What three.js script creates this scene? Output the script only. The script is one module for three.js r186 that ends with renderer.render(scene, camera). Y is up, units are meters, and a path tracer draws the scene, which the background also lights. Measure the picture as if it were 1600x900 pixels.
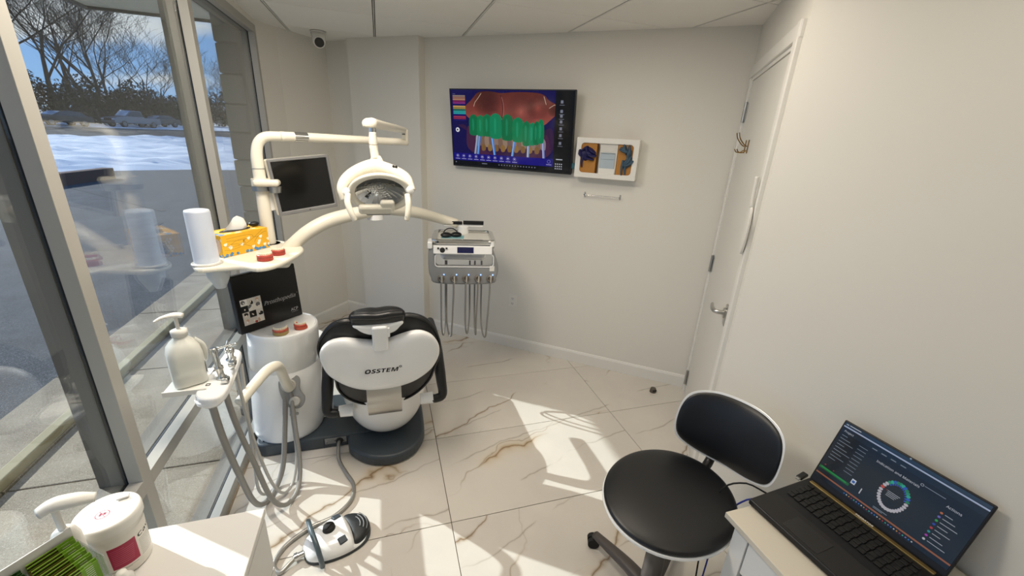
import * as THREE from 'three';
import { RoundedBoxGeometry } from 'three/addons/geometries/RoundedBoxGeometry.js';
import { mergeGeometries, toCreasedNormals } from 'three/addons/utils/BufferGeometryUtils.js';
import { RectAreaLightUniformsLib } from 'three/addons/lights/RectAreaLightUniformsLib.js';
import { FontLoader } from 'three/addons/loaders/FontLoader.js';
import { TextGeometry } from 'three/addons/geometries/TextGeometry.js';

const V = (x, y, z) => new THREE.Vector3(x, y, z);
const V2 = (x, y) => new THREE.Vector2(x, y);
const scene = new THREE.Scene();
const renderer = new THREE.WebGLRenderer({ antialias: true });
renderer.toneMapping = THREE.LinearToneMapping;
renderer.shadowMap.enabled = true;
RectAreaLightUniformsLib.init();

// ---------------------------------------------------------------- camera, sky, sun, room lights, exposure
renderer.toneMappingExposure = 1.14;
const camera = new THREE.PerspectiveCamera(69.38, 16 / 9, 0.05, 400);
camera.position.set(0, 1.75, 0);
camera.rotation.set(-0.34488, -0.30904, 0.05208, 'YXZ');

const hash = (x, y, s = 0) => { let h = Math.imul(x | 0, 374761393) + Math.imul(y | 0, 668265263) + Math.imul(s | 0, 2147483647 ^ 0x5bd1e995); h = Math.imul(h ^ (h >>> 13), 1274126177); h ^= h >>> 16; return (h >>> 0) / 4294967296; };
const vnoise = (x, y, s = 0) => { const i = Math.floor(x), j = Math.floor(y), f = x - i, g = y - j, u = f * f * (3 - 2 * f), w = g * g * (3 - 2 * g); return (hash(i, j, s) * (1 - u) + hash(i + 1, j, s) * u) * (1 - w) + (hash(i, j + 1, s) * (1 - u) + hash(i + 1, j + 1, s) * u) * w; };
const fbm = (x, y, o = 4, s = 0) => { let a = 0, b = 0.5, t = 0; for (let k = 0; k < o; k++) { a += b * vnoise(x, y, s + k * 17); t += b; b *= 0.5; x *= 2.03; y *= 2.03; } return a / t; };
const rng = (seed) => { let s = seed >>> 0; return () => { s = (s + 0x6d2b79f5) | 0; let t = Math.imul(s ^ (s >>> 15), 1 | s); t = (t + Math.imul(t ^ (t >>> 7), 61 | t)) ^ t; return ((t ^ (t >>> 14)) >>> 0) / 4294967296; }; };

{ // winter sky: pale low down, deep blue above, broken clouds all the way round
  const w = 1024, h = 512, d = new Float32Array(w * h * 4);
  for (let j = 0; j < h; j++) for (let i = 0; i < w; i++) {
    const el = ((j + 0.5) / h - 0.5) * Math.PI, a = ((i + 0.5) / w - 0.5) * 2 * Math.PI, k = (j * w + i) * 4;
    const y = Math.max(0, Math.sin(el)), t = Math.pow(y, 0.55);
    let r = 0.38 - 0.32 * t, g = 0.64 - 0.35 * t, b = 1.02 - 0.1 * t;
    const q = 1 / (y + 0.16), cx = Math.cos(a) * Math.cos(el) * q * 1.7, cy = Math.sin(a) * Math.cos(el) * q * 1.7;
    let c = fbm(cx + 11.3, cy + 4.1, 6, 5); c = Math.min(1, Math.max(0, (c - 0.5) * 5.5)) * Math.min(1, 0.25 + 1.0 * Math.exp(-y * 2.2));
    r += (0.86 - r) * c; g += (0.89 - g) * c; b += (0.95 - b) * c;
    d[k] = r; d[k + 1] = g; d[k + 2] = b; d[k + 3] = 1;
  }
  const t = new THREE.DataTexture(d, w, h, THREE.RGBAFormat, THREE.FloatType);
  t.mapping = THREE.EquirectangularReflectionMapping; t.magFilter = THREE.LinearFilter; t.needsUpdate = true;
  scene.background = t; scene.backgroundIntensity = 0.92;
}
const SUN = V(0.6956, -0.5105, 0.5056).normalize();             // the way the sunlight travels
{
  const sun = new THREE.DirectionalLight(0xffffff, 4.7); sun.name = 'sun';
  sun.position.copy(SUN).multiplyScalar(-40).add(V(0, 0, -2)); sun.target.position.set(0, 0, -2);
  sun.castShadow = true; sun.shadow.mapSize.set(4096, 4096); sun.shadow.radius = 1;
  Object.assign(sun.shadow.camera, { left: -14, right: 14, top: 14, bottom: -14, near: 1, far: 120 });
  scene.add(sun, sun.target);
}
const PANELS = [[-0.305, -1.64, 23], [0.947, -1.64, 5.5], [0.947, -0.4, 1.2]];   // unseen ceiling panels, front pair added as fill, third inferred from warm right wall: x, z, radiance
for (const [x, z, power] of PANELS) {
  const l = new THREE.RectAreaLight(0xfff3e2, power, 0.56, 0.56); l.name = 'unseen_panel_light';
  l.position.set(x, 2.425, z); l.lookAt(x, 0, z); scene.add(l);
}

// ---------------------------------------------------------------- helpers
const count = {};
const numbered = (n) => { const k = (count[n] = (count[n] ?? -1) + 1); return k ? n + '_' + String(k).padStart(3, '0') : n; };
function thing(name, label, category, [x, y, z] = [0, 0, 0], turn = 0, group) {
  const o = new THREE.Group(); o.name = numbered(name); o.position.set(x, y, z); o.rotation.y = turn;
  o.userData = { label, category }; if (group) o.userData.group = group; scene.add(o); return o;
}
function part(name, geo, m, parent, label) {
  const g = Array.isArray(geo) ? merge(geo) : geo, o = new THREE.Mesh(g, m); o.name = name; o.castShadow = o.receiveShadow = true;
  if (label) o.userData.label = label; parent.add(o); return o;
}
function solo(name, geo, m, label, category, group) { const o = part(numbered(name), geo, m, scene); o.userData = { label, category }; if (group) o.userData.group = group; return o; }
function struct(name, geo, m, label) { const o = part(name, geo, m, scene); o.userData = { kind: 'structure', label, category: name.split('_')[0] }; return o; }
function structGroup(name, label, p = V(0, 0, 0), turn = 0) { const o = new THREE.Group(); o.name = name; o.userData = { kind: 'structure', label, category: name.split('_')[0] }; o.position.copy(p); o.rotation.y = turn; scene.add(o); return o; }
function merge(list) { return mergeGeometries(list.map((g) => { g = g.index ? g.toNonIndexed() : g.clone(); for (const k of Object.keys(g.attributes)) if (!['position', 'normal', 'uv'].includes(k)) g.deleteAttribute(k); if (!g.attributes.uv) g.setAttribute('uv', new THREE.BufferAttribute(new Float32Array(g.attributes.position.count * 2), 2)); return g; })); }
const at = (g, x = 0, y = 0, z = 0, rx = 0, ry = 0, rz = 0) => { if (rx) g.rotateX(rx); if (ry) g.rotateY(ry); if (rz) g.rotateZ(rz); return g.translate(x, y, z); };
const rbox = (w, h, d, r = 0.004, s = 2) => new RoundedBoxGeometry(w, h, d, s, Math.min(r, w / 2.01, h / 2.01, d / 2.01));
const box = (w, h, d) => new THREE.BoxGeometry(w, h, d);
const cyl = (r0, r1, h, n = 24, open = false) => new THREE.CylinderGeometry(r0, r1, h, n, 1, open);
const lathe = (pts, n = 40) => new THREE.LatheGeometry(pts.map((p) => V2(...p)), n);
const curve = (pts, closed = false, tension = 0.5) => new THREE.CatmullRomCurve3(pts.map((p) => V(...p)), closed, 'catmullrom', tension);
const tube = (pts, r, seg = 40, rad = 10, closed = false) => new THREE.TubeGeometry(curve(pts, closed), seg, r, rad, closed);
const ball = (r, x = 0, y = 0, z = 0, sx = 1, sy = 1, sz = 1, n = 20) => new THREE.SphereGeometry(r, n, Math.ceil(n * 0.7)).scale(sx, sy, sz).translate(x, y, z);
function rod(a, b, r, n = 12) { a = V(...a); b = V(...b); const d = b.clone().sub(a), g = cyl(r, r, d.length(), n); g.applyQuaternion(new THREE.Quaternion().setFromUnitVectors(V(0, 1, 0), d.normalize())); const c = a.add(b).multiplyScalar(0.5); return g.translate(c.x, c.y, c.z); }
function sweep(pts, radii, seg = 48, rad = 16, squash = 1) {     // tube whose radius runs through the given list; capped
  const c = curve(pts), fr = c.computeFrenetFrames(seg, false), P = [], I = [];
  let nrm = V(0, 1, 0);
  for (let i = 0; i <= seg; i++) {
    const t = i / seg, p = c.getPointAt(t), T = fr.tangents[i], f = t * (radii.length - 1), k = Math.min(radii.length - 2, Math.floor(f)), r = radii[k] + (radii[k + 1] - radii[k]) * (f - k);
    let up = nrm.clone().addScaledVector(T, -nrm.dot(T)); if (up.lengthSq() < 1e-4) up = fr.normals[i].clone(); up.normalize(); nrm = up; const s = T.clone().cross(up);
    for (let j = 0; j < rad; j++) { const a = (j / rad) * 2 * Math.PI; const q = p.clone().addScaledVector(up, Math.cos(a) * r * squash).addScaledVector(s, Math.sin(a) * r); P.push(q.x, q.y, q.z); }
  }
  for (let i = 0; i < seg; i++) for (let j = 0; j < rad; j++) { const a = i * rad + j, b = i * rad + (j + 1) % rad; I.push(a, b, a + rad, b, b + rad, a + rad); }
  const n0 = P.length / 3, a = c.getPointAt(0), b = c.getPointAt(1); P.push(a.x, a.y, a.z, b.x, b.y, b.z);
  for (let j = 0; j < rad; j++) { I.push(n0, (j + 1) % rad, j); I.push(n0 + 1, seg * rad + j, seg * rad + (j + 1) % rad); }
  const g = new THREE.BufferGeometry(); g.setAttribute('position', new THREE.Float32BufferAttribute(P, 3)); g.setIndex(I);
  g.setAttribute('uv', new THREE.Float32BufferAttribute(new Float32Array(P.length / 3 * 2), 2)); g.computeVertexNormals(); return g;
}
function smoothLoop(pts, n = 96) { const c = new THREE.CatmullRomCurve3(pts.map((p) => V(p[0], p[1], 0)), true, 'catmullrom', 0.5); return c.getSpacedPoints(n).slice(0, n).map((p) => [p.x, p.y]); }
function pillow(pts, front, back, n = 96, rings = 10, power = 0.5, bend = 0) {   // cushion: an outline in XY, domed to +z and -z
  const o = smoothLoop(pts, n), cx = o.reduce((a, p) => a + p[0], 0) / n, cy = o.reduce((a, p) => a + p[1], 0) / n, P = [], I = [];
  for (const [dz, flip] of [[front, false], [-back, true]]) {
    const b0 = P.length / 3;
    for (let k = 0; k <= rings; k++) { const s = Math.sin((1 - k / rings) * Math.PI / 2), z = dz * Math.pow(Math.max(0, 1 - s * s), power); for (const [x, y] of o) { const X = cx + (x - cx) * s; P.push(X, cy + (y - cy) * s, z - bend * X * X); } }
    for (let k = 0; k < rings; k++) for (let j = 0; j < n; j++) { const a = b0 + k * n + j, b = b0 + k * n + (j + 1) % n, c = a + n, d = b + n; flip ? I.push(a, c, b, b, c, d) : I.push(a, b, c, b, d, c); }
  }
  const g = new THREE.BufferGeometry(); g.setAttribute('position', new THREE.Float32BufferAttribute(P, 3)); g.setIndex(I);
  g.setAttribute('uv', new THREE.Float32BufferAttribute(P.flatMap((v, i) => i % 3 === 2 ? [] : [v]), 2)); g.computeVertexNormals(); return g;
}
function shapeOf(pts, holes = []) { const s = new THREE.Shape(pts.map((p) => V2(...p))); for (const h of holes) s.holes.push(new THREE.Path(h.map((p) => V2(...p)))); return s; }
function extrude(pts, depth, bevel = 0, holes = [], seg = 2) { if ((pts instanceof THREE.Shape)) for (const h of holes) pts.holes.push(new THREE.Path(h.map((p) => V2(...p)))); return new THREE.ExtrudeGeometry((pts instanceof THREE.Shape) ? pts : shapeOf(pts, holes), { depth: Math.max(1e-4, depth - 2 * bevel), bevelEnabled: bevel > 0, bevelSize: bevel, bevelThickness: bevel, bevelOffset: -bevel, bevelSegments: seg, curveSegments: 16 }).translate(0, 0, bevel); }
function rrect(x0, y0, x1, y1, r, n = 6) { const p = []; for (const [cx, cy, a] of [[x1 - r, y0 + r, -90], [x1 - r, y1 - r, 0], [x0 + r, y1 - r, 90], [x0 + r, y0 + r, 180]]) for (let k = 0; k <= n; k++) { const t = (a + 90 * k / n) * Math.PI / 180; p.push([cx + r * Math.cos(t), cy + r * Math.sin(t)]); } return p; }
const oval = (cx, cy, rx, ry, n = 40) => [...Array(n)].map((_, k) => [cx + rx * Math.cos(2 * Math.PI * k / n), cy + ry * Math.sin(2 * Math.PI * k / n)]);
const uvPlane = (w, h) => new THREE.PlaneGeometry(w, h);

const mat = (color, roughness = 0.6, metalness = 0, more = {}) => new THREE.MeshPhysicalMaterial({ color, roughness, metalness, ...more });
function canvasTex(w, h, draw, more = {}) { const c = document.createElement('canvas'); c.width = w; c.height = h; const g = c.getContext('2d'); draw(g, w, h); const t = new THREE.CanvasTexture(c); t.colorSpace = THREE.SRGBColorSpace; Object.assign(t, more); return t; }
function dataTex(w, h, f, srgb = true, wrap = true) {
  const d = new Uint8Array(w * h * 4); for (let j = 0; j < h; j++) for (let i = 0; i < w; i++) { const c = f(i / w, j / h, i, j), k = (j * w + i) * 4; d[k] = c[0]; d[k + 1] = c[1]; d[k + 2] = c[2]; d[k + 3] = 255; }
  const t = new THREE.DataTexture(d, w, h); if (srgb) t.colorSpace = THREE.SRGBColorSpace; if (wrap) t.wrapS = t.wrapT = THREE.RepeatWrapping; t.magFilter = t.minFilter = THREE.LinearFilter; t.needsUpdate = true; return t;
}
const clamp = (v, a = 0, b = 255) => Math.min(b, Math.max(a, v));
const BD = V(0.7814, 0, 0.6240), DD = V(0.6240, 0, -0.7814);      // along the TV wall; away from the camera square to it
const W = (b, d, y = 0) => V(BD.x * b + DD.x * d, y, BD.z * b + DD.z * d);
const BACK_TURN = Math.atan2(-BD.z, BD.x);                        // turns local x along the TV wall, local z into the room

// materials shared by many things
const M = {
  wall: mat('#e1ded6', 0.75), ceil: mat('#e8e5de', 0.9), trim: mat('#e6e4de', 0.45), dark: mat('#2b2825', 0.8), slot: mat('#4a463f', 0.9),
  alu: mat('#b0aea8', 0.42, 0.25), aluDark: mat('#7d756c', 0.5, 0.25), gasket: mat('#0a0a0a', 0.6), glass: mat('#f4f8f7', 0.0, 0, { transmission: 1, thickness: 0, ior: 1.5, specularIntensity: 1 }),
  unit: mat('#f1f2f2', 0.22, 0, { clearcoat: 0.5, clearcoatRoughness: 0.08 }), unitWarm: mat('#e8e3d4', 0.3, 0, { clearcoat: 0.3, clearcoatRoughness: 0.15 }), grey: mat('#8d8f90', 0.4), slate: mat('#3c444b', 0.42), slateDark: mat('#2b3238', 0.5),
  black: mat('#0c0d10', 0.42), vinyl: mat('#0a0c11', 0.42, 0, { clearcoat: 0.12, clearcoatRoughness: 0.35 }), plastic: mat('#e2e0da', 0.5), chrome: mat('#d4d4d2', 0.14, 1), steel: mat('#b9b8b5', 0.3, 1), brushed: mat('#b4b4b2', 0.34, 1), hose: mat('#8c8a86', 0.45), hoseLight: mat('#b9b7b2', 0.4),
  brass: mat('#8a6a34', 0.35, 1), rubber: mat('#191919', 0.75), lampGlow: mat('#fff3df', 0.6, 0, { emissive: '#fff0d8', emissiveIntensity: 1.0 }),
};

// ---------------------------------------------------------------- room shell
const CH = 2.44, FX = -0.79;                                      // ceiling height; inner face of the window frame
function panelWall(name, p0, p1, label, { y0 = 0, y1 = CH, thick = 0.12, holes = [], m = M.wall, at: off = 0 } = {}) {   // wall from p0 to p1, the room on the right when walking
  const dx = p1[0] - p0[0], dz = p1[1] - p0[1], L = Math.hypot(dx, dz);
  const g = extrude([[0, y0], [L, y0], [L, y1], [0, y1]], thick, 0, holes).translate(0, 0, -thick + off);
  const o = struct(name, g, m, label); o.position.set(p0[0], 0, p0[1]); o.rotation.y = Math.atan2(-dz, dx); return o;
}
const xz = (v) => [v.x, v.z];
const jambEnd = [FX, -3.745], V6 = [-0.694, -3.914], V5 = xz(W(-2.985, 3.105)), N1 = xz(W(-2.69, 3.105)), K0 = xz(W(-2.69, 3.03)), K1 = xz(W(-2.014, 3.03)), B0 = xz(W(-2.014, 3.115)), C1 = xz(W(0.28, 3.115)), C2 = [1.5, -1.355], ZB = 1.75;
const M_pil = M.wall;
panelWall('wall_left', jambEnd, V6, 'narrow plaster return between window frame and far corner', { m: M_pil, thick: 0.2 });
panelWall('wall_corner', V6, V5, 'short wall in the far corner beside the window', { thick: 0.1 });
panelWall('wall_niche', V5, N1, 'narrow wall strip in the recess beside the boxed pillar');
{ // boxed pillar standing out of the TV wall
  const g = box(0.676, CH, 0.2); const o = struct('wall_pillar', g, M.wall, 'boxed pillar standing out of the far wall');
  const c = W(-2.352, 3.13, CH / 2); o.position.copy(c); o.rotation.y = BACK_TURN;
}
panelWall('wall_back', B0, [C1[0] + BD.x * 0.1, C1[1] + BD.z * 0.1], 'wide grey wall that carries the television');
const doorL = Math.hypot(C2[0] - C1[0], C2[1] - C1[1]), doorTurn = Math.atan2(-(C2[1] - C1[1]), C2[0] - C1[0]);
const D0 = 0.085, D1 = 1.0, DH = 2.135;
panelWall('wall_door', C1, C2, 'narrow wall around the door in the far right corner', { thick: 0.16, holes: [[[D0 - 0.02, 0.0001], [D0 - 0.02, DH + 0.02], [D1 + 0.02, DH + 0.02], [D1 + 0.02, 0.0001]]] });
panelWall('wall_right', C2, [C2[0], ZB], 'long plain wall behind the laptop', { thick: 0.16 });
panelWall('wall_rear', [C2[0], ZB], [FX - 0.12, ZB], 'wall behind the camera');
panelWall('wall_left_rear', [FX, ZB], [FX, 1.07], 'solid wall beyond the last window pane', { thick: 0.14 });
panelWall('wall_left_header', [FX, 1.07], jambEnd, 'plaster band over the window', { y0: 2.405, thick: 0.14 });

// ceiling: square lay-in tiles between slim tees, edge soffit along the window
{
  const cg = structGroup('ceiling', 'white suspended ceiling of square tiles', V(0, CH, 0));
  const xs = [-0.617, 0.008, 0.631, 1.26, 1.873, 2.5], zs = []; for (let k = 0; k < 11; k++) zs.push(-4.45 + 0.6225 * k + 0.005);
  const slab = box(3.7, 0.05, 6.9); part('plenum_board', at(slab, 0.75, 0.065, -1.5), M.dark, cg, 'dark void above the tiles');
  part('edge_soffit', at(box(0.31, 0.02, 6.4), -0.617 - 0.012 - 0.155, 0.01, -1.3), M.ceil, cg, 'plaster border along the window');
  const tone = ['#f1efe9', '#efece6', '#f3f1eb'].map((c) => mat(c, 0.92));
  const cache = {};
  for (let i = 0; i < xs.length - 1; i++) for (let k = 0; k < zs.length - 1; k++) {
    const x0 = xs[i], x1 = xs[i + 1], z0 = zs[k], z1 = zs[k + 1], w = x1 - x0 - 0.016, d = z1 - z0 - 0.006;
    if (PANELS.some(([px, pz]) => px > x0 && px < x1 && pz > z0 && pz < z1)) {
      const lp = part('unseen_light_panel', box(w, 0.02, d), M.lampGlow, cg, 'unseen square ceiling panel giving added fill'); lp.position.set((x0 + x1) / 2, 0.012, (z0 + z1) / 2); continue;
    }
    const key = w.toFixed(3); cache[key] ??= rbox(w, 0.03, d, 0.003, 1);
    const t = part('ceiling_tile', cache[key], tone[Math.floor(hash(i, k, 3) * 3)], cg); t.position.set((x0 + x1) / 2, 0.015, (z0 + z1) / 2);
  }
  for (const x of xs) { const t = part('main_tee', box(0.006, 0.03, 6.2), M.trim, cg, 'slim metal ceiling tee'); t.position.set(x, 0.014, -1.4); }
}

// floor: large marble-look porcelain tiles, joints square to the window
const marbles = [0, 1, 2, 3].map((v) => dataTex(768, 384, (u, w) => {
  const X = u * 2.4 + v * 7.3, Y = w * 1.2 + v * 3.1;
  const wx = fbm(X * 0.9, Y * 0.9, 5, 11 + v) - 0.5, wy = fbm(X * 1.3 + 5, Y * 1.3, 4, 31 + v) - 0.5, fine = fbm(X * 9, Y * 9, 3, 51) - 0.5;
  const ridge = (a, f, s) => { const p = (X * Math.cos(a) + Y * Math.sin(a)) * f + 0.7 * wx + 0.05 * fine + s; return Math.abs(p - Math.round(p)) / f; };
  const amt = (x) => clamp(x, 0, 1);
  const mask1 = amt((fbm(X * 1.1 + 3, Y * 1.1 + 9, 3, 71 + v) - 0.43) * 6), mask2 = amt((fbm(X * 1.7 + 1, Y * 1.7, 3, 91 + v) - 0.47) * 7), mask3 = amt((fbm(X * 0.9, Y * 1.3 + 2, 3, 111 + v) - 0.5) * 6);
  const r1 = ridge(-1.12, 0.85, 0.2 + wy * 0.5), r2 = ridge(-1.28, 1.7, 0.6), r3 = ridge(-0.92, 0.6, 0.5 + wy * 0.5);
  const v1 = Math.exp(-r1 / 0.011) * mask1, v2 = Math.exp(-r2 / 0.006) * mask2 * 0.7, v3 = Math.exp(-r1 / 0.06) * mask1 * mask3 * 0.55, v4 = Math.exp(-r3 / 0.008) * mask3 * 0.6;
  const cl = fbm(X * 2, Y * 2, 4, 131) - 0.5; let c = [213 + cl * 14, 207 + cl * 14, 198 + cl * 12];
  const mixc = (to, a) => { c = c.map((q, k) => q + (to[k] - q) * a); };
  mixc([186, 152, 104], v3); mixc([120, 96, 68], amt(v1 * 0.85)); mixc([146, 136, 122], v2); mixc([134, 116, 94], v4);
  return c.map((q) => clamp(q));
}, true, false));
{
  const fg = structGroup('floor', 'polished cream marble-look tile floor', V(0, 0, 0));
  const mats = marbles.map((t) => mat('#ffffff', 0.24, 0, { map: t, clearcoat: 0.25, clearcoatRoughness: 0.06 }));
  const X0 = 0.2345 - 1.197 * 2, xs = [...Array(5)].map((_, k) => X0 + 1.197 * k), zs = [...Array(11)].map((_, k) => -1.497 - 0.6065 * 5 + 0.6065 * k);
  part('grout_bed', at(box(3.35, 0.1, 6.5), FX + 0.005 + 1.675, -0.058, -1.45), mat('#6b563f', 0.9), fg, 'brown grout in the joints');
  const g0 = 0.0016, y = -0.006, cornerOf = (x, z, wx, wz) => { const g = rbox(wx, 0.012, wz, 0.0012, 1); return g; };
  for (let i = 0; i < xs.length; i++) for (let k = 0; k < zs.length; k++) {
    let x0 = Math.max(xs[i], FX), x1 = Math.min(xs[i] + 1.197, 2.52), z0 = zs[k], z1 = zs[k] + 0.6065; if (x1 - x0 < 0.05) continue;
    const g = cornerOf(0, 0, x1 - x0 - 2 * g0, z1 - z0 - 2 * g0), p = g.attributes.position, uv = g.attributes.uv, flip = (i + k) % 2;
    for (let q = 0; q < p.count; q++) { const a = (p.getX(q) + (x0 + x1) / 2 - xs[i]) / 1.197, b = (p.getZ(q) + (z1 - z0) / 2) / 0.6065; uv.setXY(q, flip ? 1 - a : a, flip ? b : 1 - b); }
    const t = part('floor_tile', g, mats[(i * 3 + k * 5 + 1) % 4], fg); t.position.set((x0 + x1) / 2, y, (z0 + z1) / 2);
  }
}

// baseboards
function baseboard(name, p0, p1, label, h = 0.1) {
  const dx = p1[0] - p0[0], dz = p1[1] - p0[1], L = Math.hypot(dx, dz);
  const g = extrude([[0, 0], [0.014, 0], [0.014, h - 0.018], [0.008, h - 0.004], [0, h]], L).rotateY(Math.PI / 2);   // profile along x
  const o = struct(name, g, M.trim, label); o.position.set(p0[0], 0, p0[1]); o.rotation.y = Math.atan2(-dz, dx); g.scale(1, 1, -1); flipFaces(g); return o;
}
function flipFaces(g) { const p = g.attributes.position.array, n = g.attributes.normal.array, u = g.attributes.uv.array; const sw = (a, i, j, s) => { for (let k = 0; k < s; k++) { const t = a[i * s + k]; a[i * s + k] = a[j * s + k]; a[j * s + k] = t; } }; for (let i = 0; i < p.length / 3; i += 3) { sw(p, i, i + 1, 3); sw(n, i, i + 1, 3); sw(u, i, i + 1, 2); } return g; }
baseboard('baseboard_back', B0, C1, 'white baseboard under the television wall');
baseboard('baseboard_pillar', K0, [K1[0] + BD.x * 0.0, K1[1] + BD.z * 0.0], 'white baseboard round the boxed pillar');
baseboard('baseboard_corner', V6, V5, 'white baseboard in the far corner by the window');
baseboard('baseboard_niche', V5, N1, 'white baseboard in the narrow recess');
baseboard('baseboard_right', [C2[0], C2[1]], [C2[0], ZB], 'white baseboard behind the stool and laptop table');

// ---------------------------------------------------------------- shopfront window
const MZ = [1.02, -0.16, -1.339, -2.52], GX = FX - 0.045;          // near face of each mullion; glass line
{
  const wg = structGroup('window_1', 'tall shopfront window in grey aluminium frames', V(0, 0, 0));
  const dep = 0.115, post = (z0, z1, y0, y1, name, label) => {       // tube with a gasket slot round the glass line
    const w = z0 - z1, h = y1 - y0, zc = (z0 + z1) / 2, yc = (y0 + y1) / 2;
    const inner = part(name, at(rbox(0.039, h, w, 0.0015, 1), FX - 0.0195, yc, zc), M.alu, wg, label);
    part('gasket', at(box(0.012, h, w - 0.008), FX - 0.045, yc, zc), M.gasket, inner, 'black glazing gasket');
    part('outer_frame', at(rbox(dep - 0.051, h, w, 0.0015, 1), FX - 0.051 - (dep - 0.051) / 2, yc, zc), M.aluDark, inner, 'outer half of the frame');
  };
  for (const z of MZ) post(z, z - 0.05, 0, 2.405, 'mullion', 'upright aluminium mullion');
  post(-3.695, -3.745, 0, 2.405, 'jamb', 'aluminium jamb at the far end');
  const edges = [...MZ, -3.695];
  for (let i = 0; i < edges.length - 1; i++) {
    const z0 = edges[i] - 0.05, z1 = edges[i + 1], L = z0 - z1, zc = (z0 + z1) / 2;
    for (const [y, name] of [[0, 'sill_bar'], [0.597, 'transom'], [2.355, 'head_bar']]) {
      const h = name === 'sill_bar' ? 0.06 : 0.05, yy = y + h / 2;
      const inner = part(name, at(rbox(0.039, h, L, 0.0015, 1), FX - 0.0195, yy, zc), M.alu, wg, 'aluminium ' + name.replace('_', ' '));
      part('gasket', at(box(0.012, h - 0.006, L), FX - 0.045, yy, zc), M.gasket, inner, 'black glazing gasket');
      part('outer_frame', at(rbox(dep - 0.051, h, L, 0.0015, 1), FX - 0.051 - (dep - 0.051) / 2, yy, zc), M.aluDark, inner, 'outer half of the frame');
    }
    part('glass_pane', at(box(0.006, 0.537, L), GX, 0.3285, zc), M.glass, wg, 'clear glass pane below the transom');
    part('glass_pane', at(box(0.006, 1.708, L), GX, 1.501, zc), M.glass, wg, 'tall clear glass pane');
  }
}

// ---------------------------------------------------------------- door in the corner
{
  const dg = structGroup('door_1', 'plain white door with lever handle and three hinges', V(C1[0], 0, C1[1]), doorTurn);
  const w = D1 - D0; const leafM = mat('#dedcd5', 0.4);
  part('door_leaf', at(rbox(w - 0.006, DH - 0.012, 0.044, 0.002, 1), (D0 + D1) / 2, DH / 2 + 0.004, -0.024), leafM, dg);
  for (const x of [D0 - 0.013, D1 + 0.013]) part('door_frame', at(rbox(0.02, DH + 0.02, 0.1, 0.002, 1), x, DH / 2, -0.048), M.trim, dg, 'white frame post');
  part('door_frame', at(rbox(w + 0.05, 0.02, 0.1, 0.002, 1), (D0 + D1) / 2, DH + 0.012, -0.048), M.trim, dg, 'white frame head');
  part('door_casing', at(rbox(0.055, DH + 0.085, 0.022, 0.006), D1 + 0.05, (DH + 0.085) / 2, 0.008), M.trim, dg, 'white moulded casing');
  part('door_casing', at(rbox(w + 0.16, 0.062, 0.016, 0.004), (D0 + D1) / 2 - 0.0, DH + 0.052, 0.006), M.trim, dg, 'white casing over the door');
  part('door_casing', at(rbox(0.05, DH + 0.02, 0.012, 0.003), D0 - 0.045, (DH + 0.02) / 2, 0.004), M.trim, dg, 'white casing on the hinge side');
  for (const y of [1.965, 1.02, 0.13]) {
    const h = part('hinge', [at(cyl(0.008, 0.008, 0.115, 14), D0 - 0.002, y, 0.008), ...[-0.04, 0, 0.04].map((q) => at(cyl(0.0088, 0.0088, 0.03, 14), D0 - 0.002, y + q, 0.008))], M.brushed, dg, 'brushed steel hinge knuckle');
    part('hinge_leaf', at(rbox(0.03, 0.1, 0.004, 0.001), D0 + 0.018, y, 0.0), M.brushed, h);
  }
  const lx = D1 - 0.065, ly = 0.985;
  const hd = part('lever_rose', [at(rbox(0.05, 0.105, 0.012, 0.004), lx, ly - 0.012, 0.004), at(cyl(0.026, 0.026, 0.014, 28), lx, ly, 0.012, Math.PI / 2)], M.steel, dg, 'satin metal lever rose');
  part('door_lever', sweep([[lx, ly, 0.012], [lx, ly, 0.045], [lx - 0.02, ly, 0.062], [lx - 0.07, ly, 0.064], [lx - 0.115, ly - 0.002, 0.058]], [0.011, 0.011, 0.011, 0.009, 0.009], 30, 12), M.steel, hd, 'satin metal lever');
}
// two brass double hooks on the door
function onDoor(x, y, z = 0) { const v = V(x, y, z).applyAxisAngle(V(0, 1, 0), doorTurn); return [C1[0] + v.x, v.y, C1[1] + v.z]; }
for (const [x, which] of [[0.335, 'nearer the hinge'], [0.425, 'further from the hinge']]) {
  const h = thing('coat_hook', 'brass double coat hook on the white door, ' + which, 'hook', onDoor(x, 1.8), doorTurn, 'brass hooks on the door');
  part('backplate', at(rbox(0.018, 0.07, 0.004, 0.002), 0, -0.03, 0.0), M.brass, h);
  part('upper_prong', tube([[0, -0.03, 0.004], [0, -0.02, 0.02], [0, 0.01, 0.045], [0, 0.04, 0.055]], 0.0028, 20, 8), M.brass, h);
  part('lower_prong', tube([[0, -0.05, 0.004], [0, -0.062, 0.02], [0, -0.06, 0.04], [0, -0.045, 0.05]], 0.0028, 20, 8), M.brass, h);
}
{ // long white hand mirror hanging on the casing
  const o = thing('hand_mirror', 'long white hand mirror hanging on the door casing', 'mirror', onDoor(D1 + 0.055, 1.42, 0.022), doorTurn);
  part('mirror_frame', extrude(oval(0, 0, 0.034, 0.105), 0.012, 0.004, [oval(0, 0, 0.026, 0.094).reverse()]), M.plastic, o);
  part('mirror_glass', extrude(oval(0, 0, 0.027, 0.095), 0.005).translate(0, 0, 0.002), mat('#c9c9c4', 0.15, 0.6), o, 'grey mirror face');
  part('mirror_handle', sweep([[0, 0.1, 0.007], [0, 0.15, 0.01], [0, 0.23, 0.012]], [0.008, 0.007, 0.009], 16, 10), M.plastic, o);
}
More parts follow.
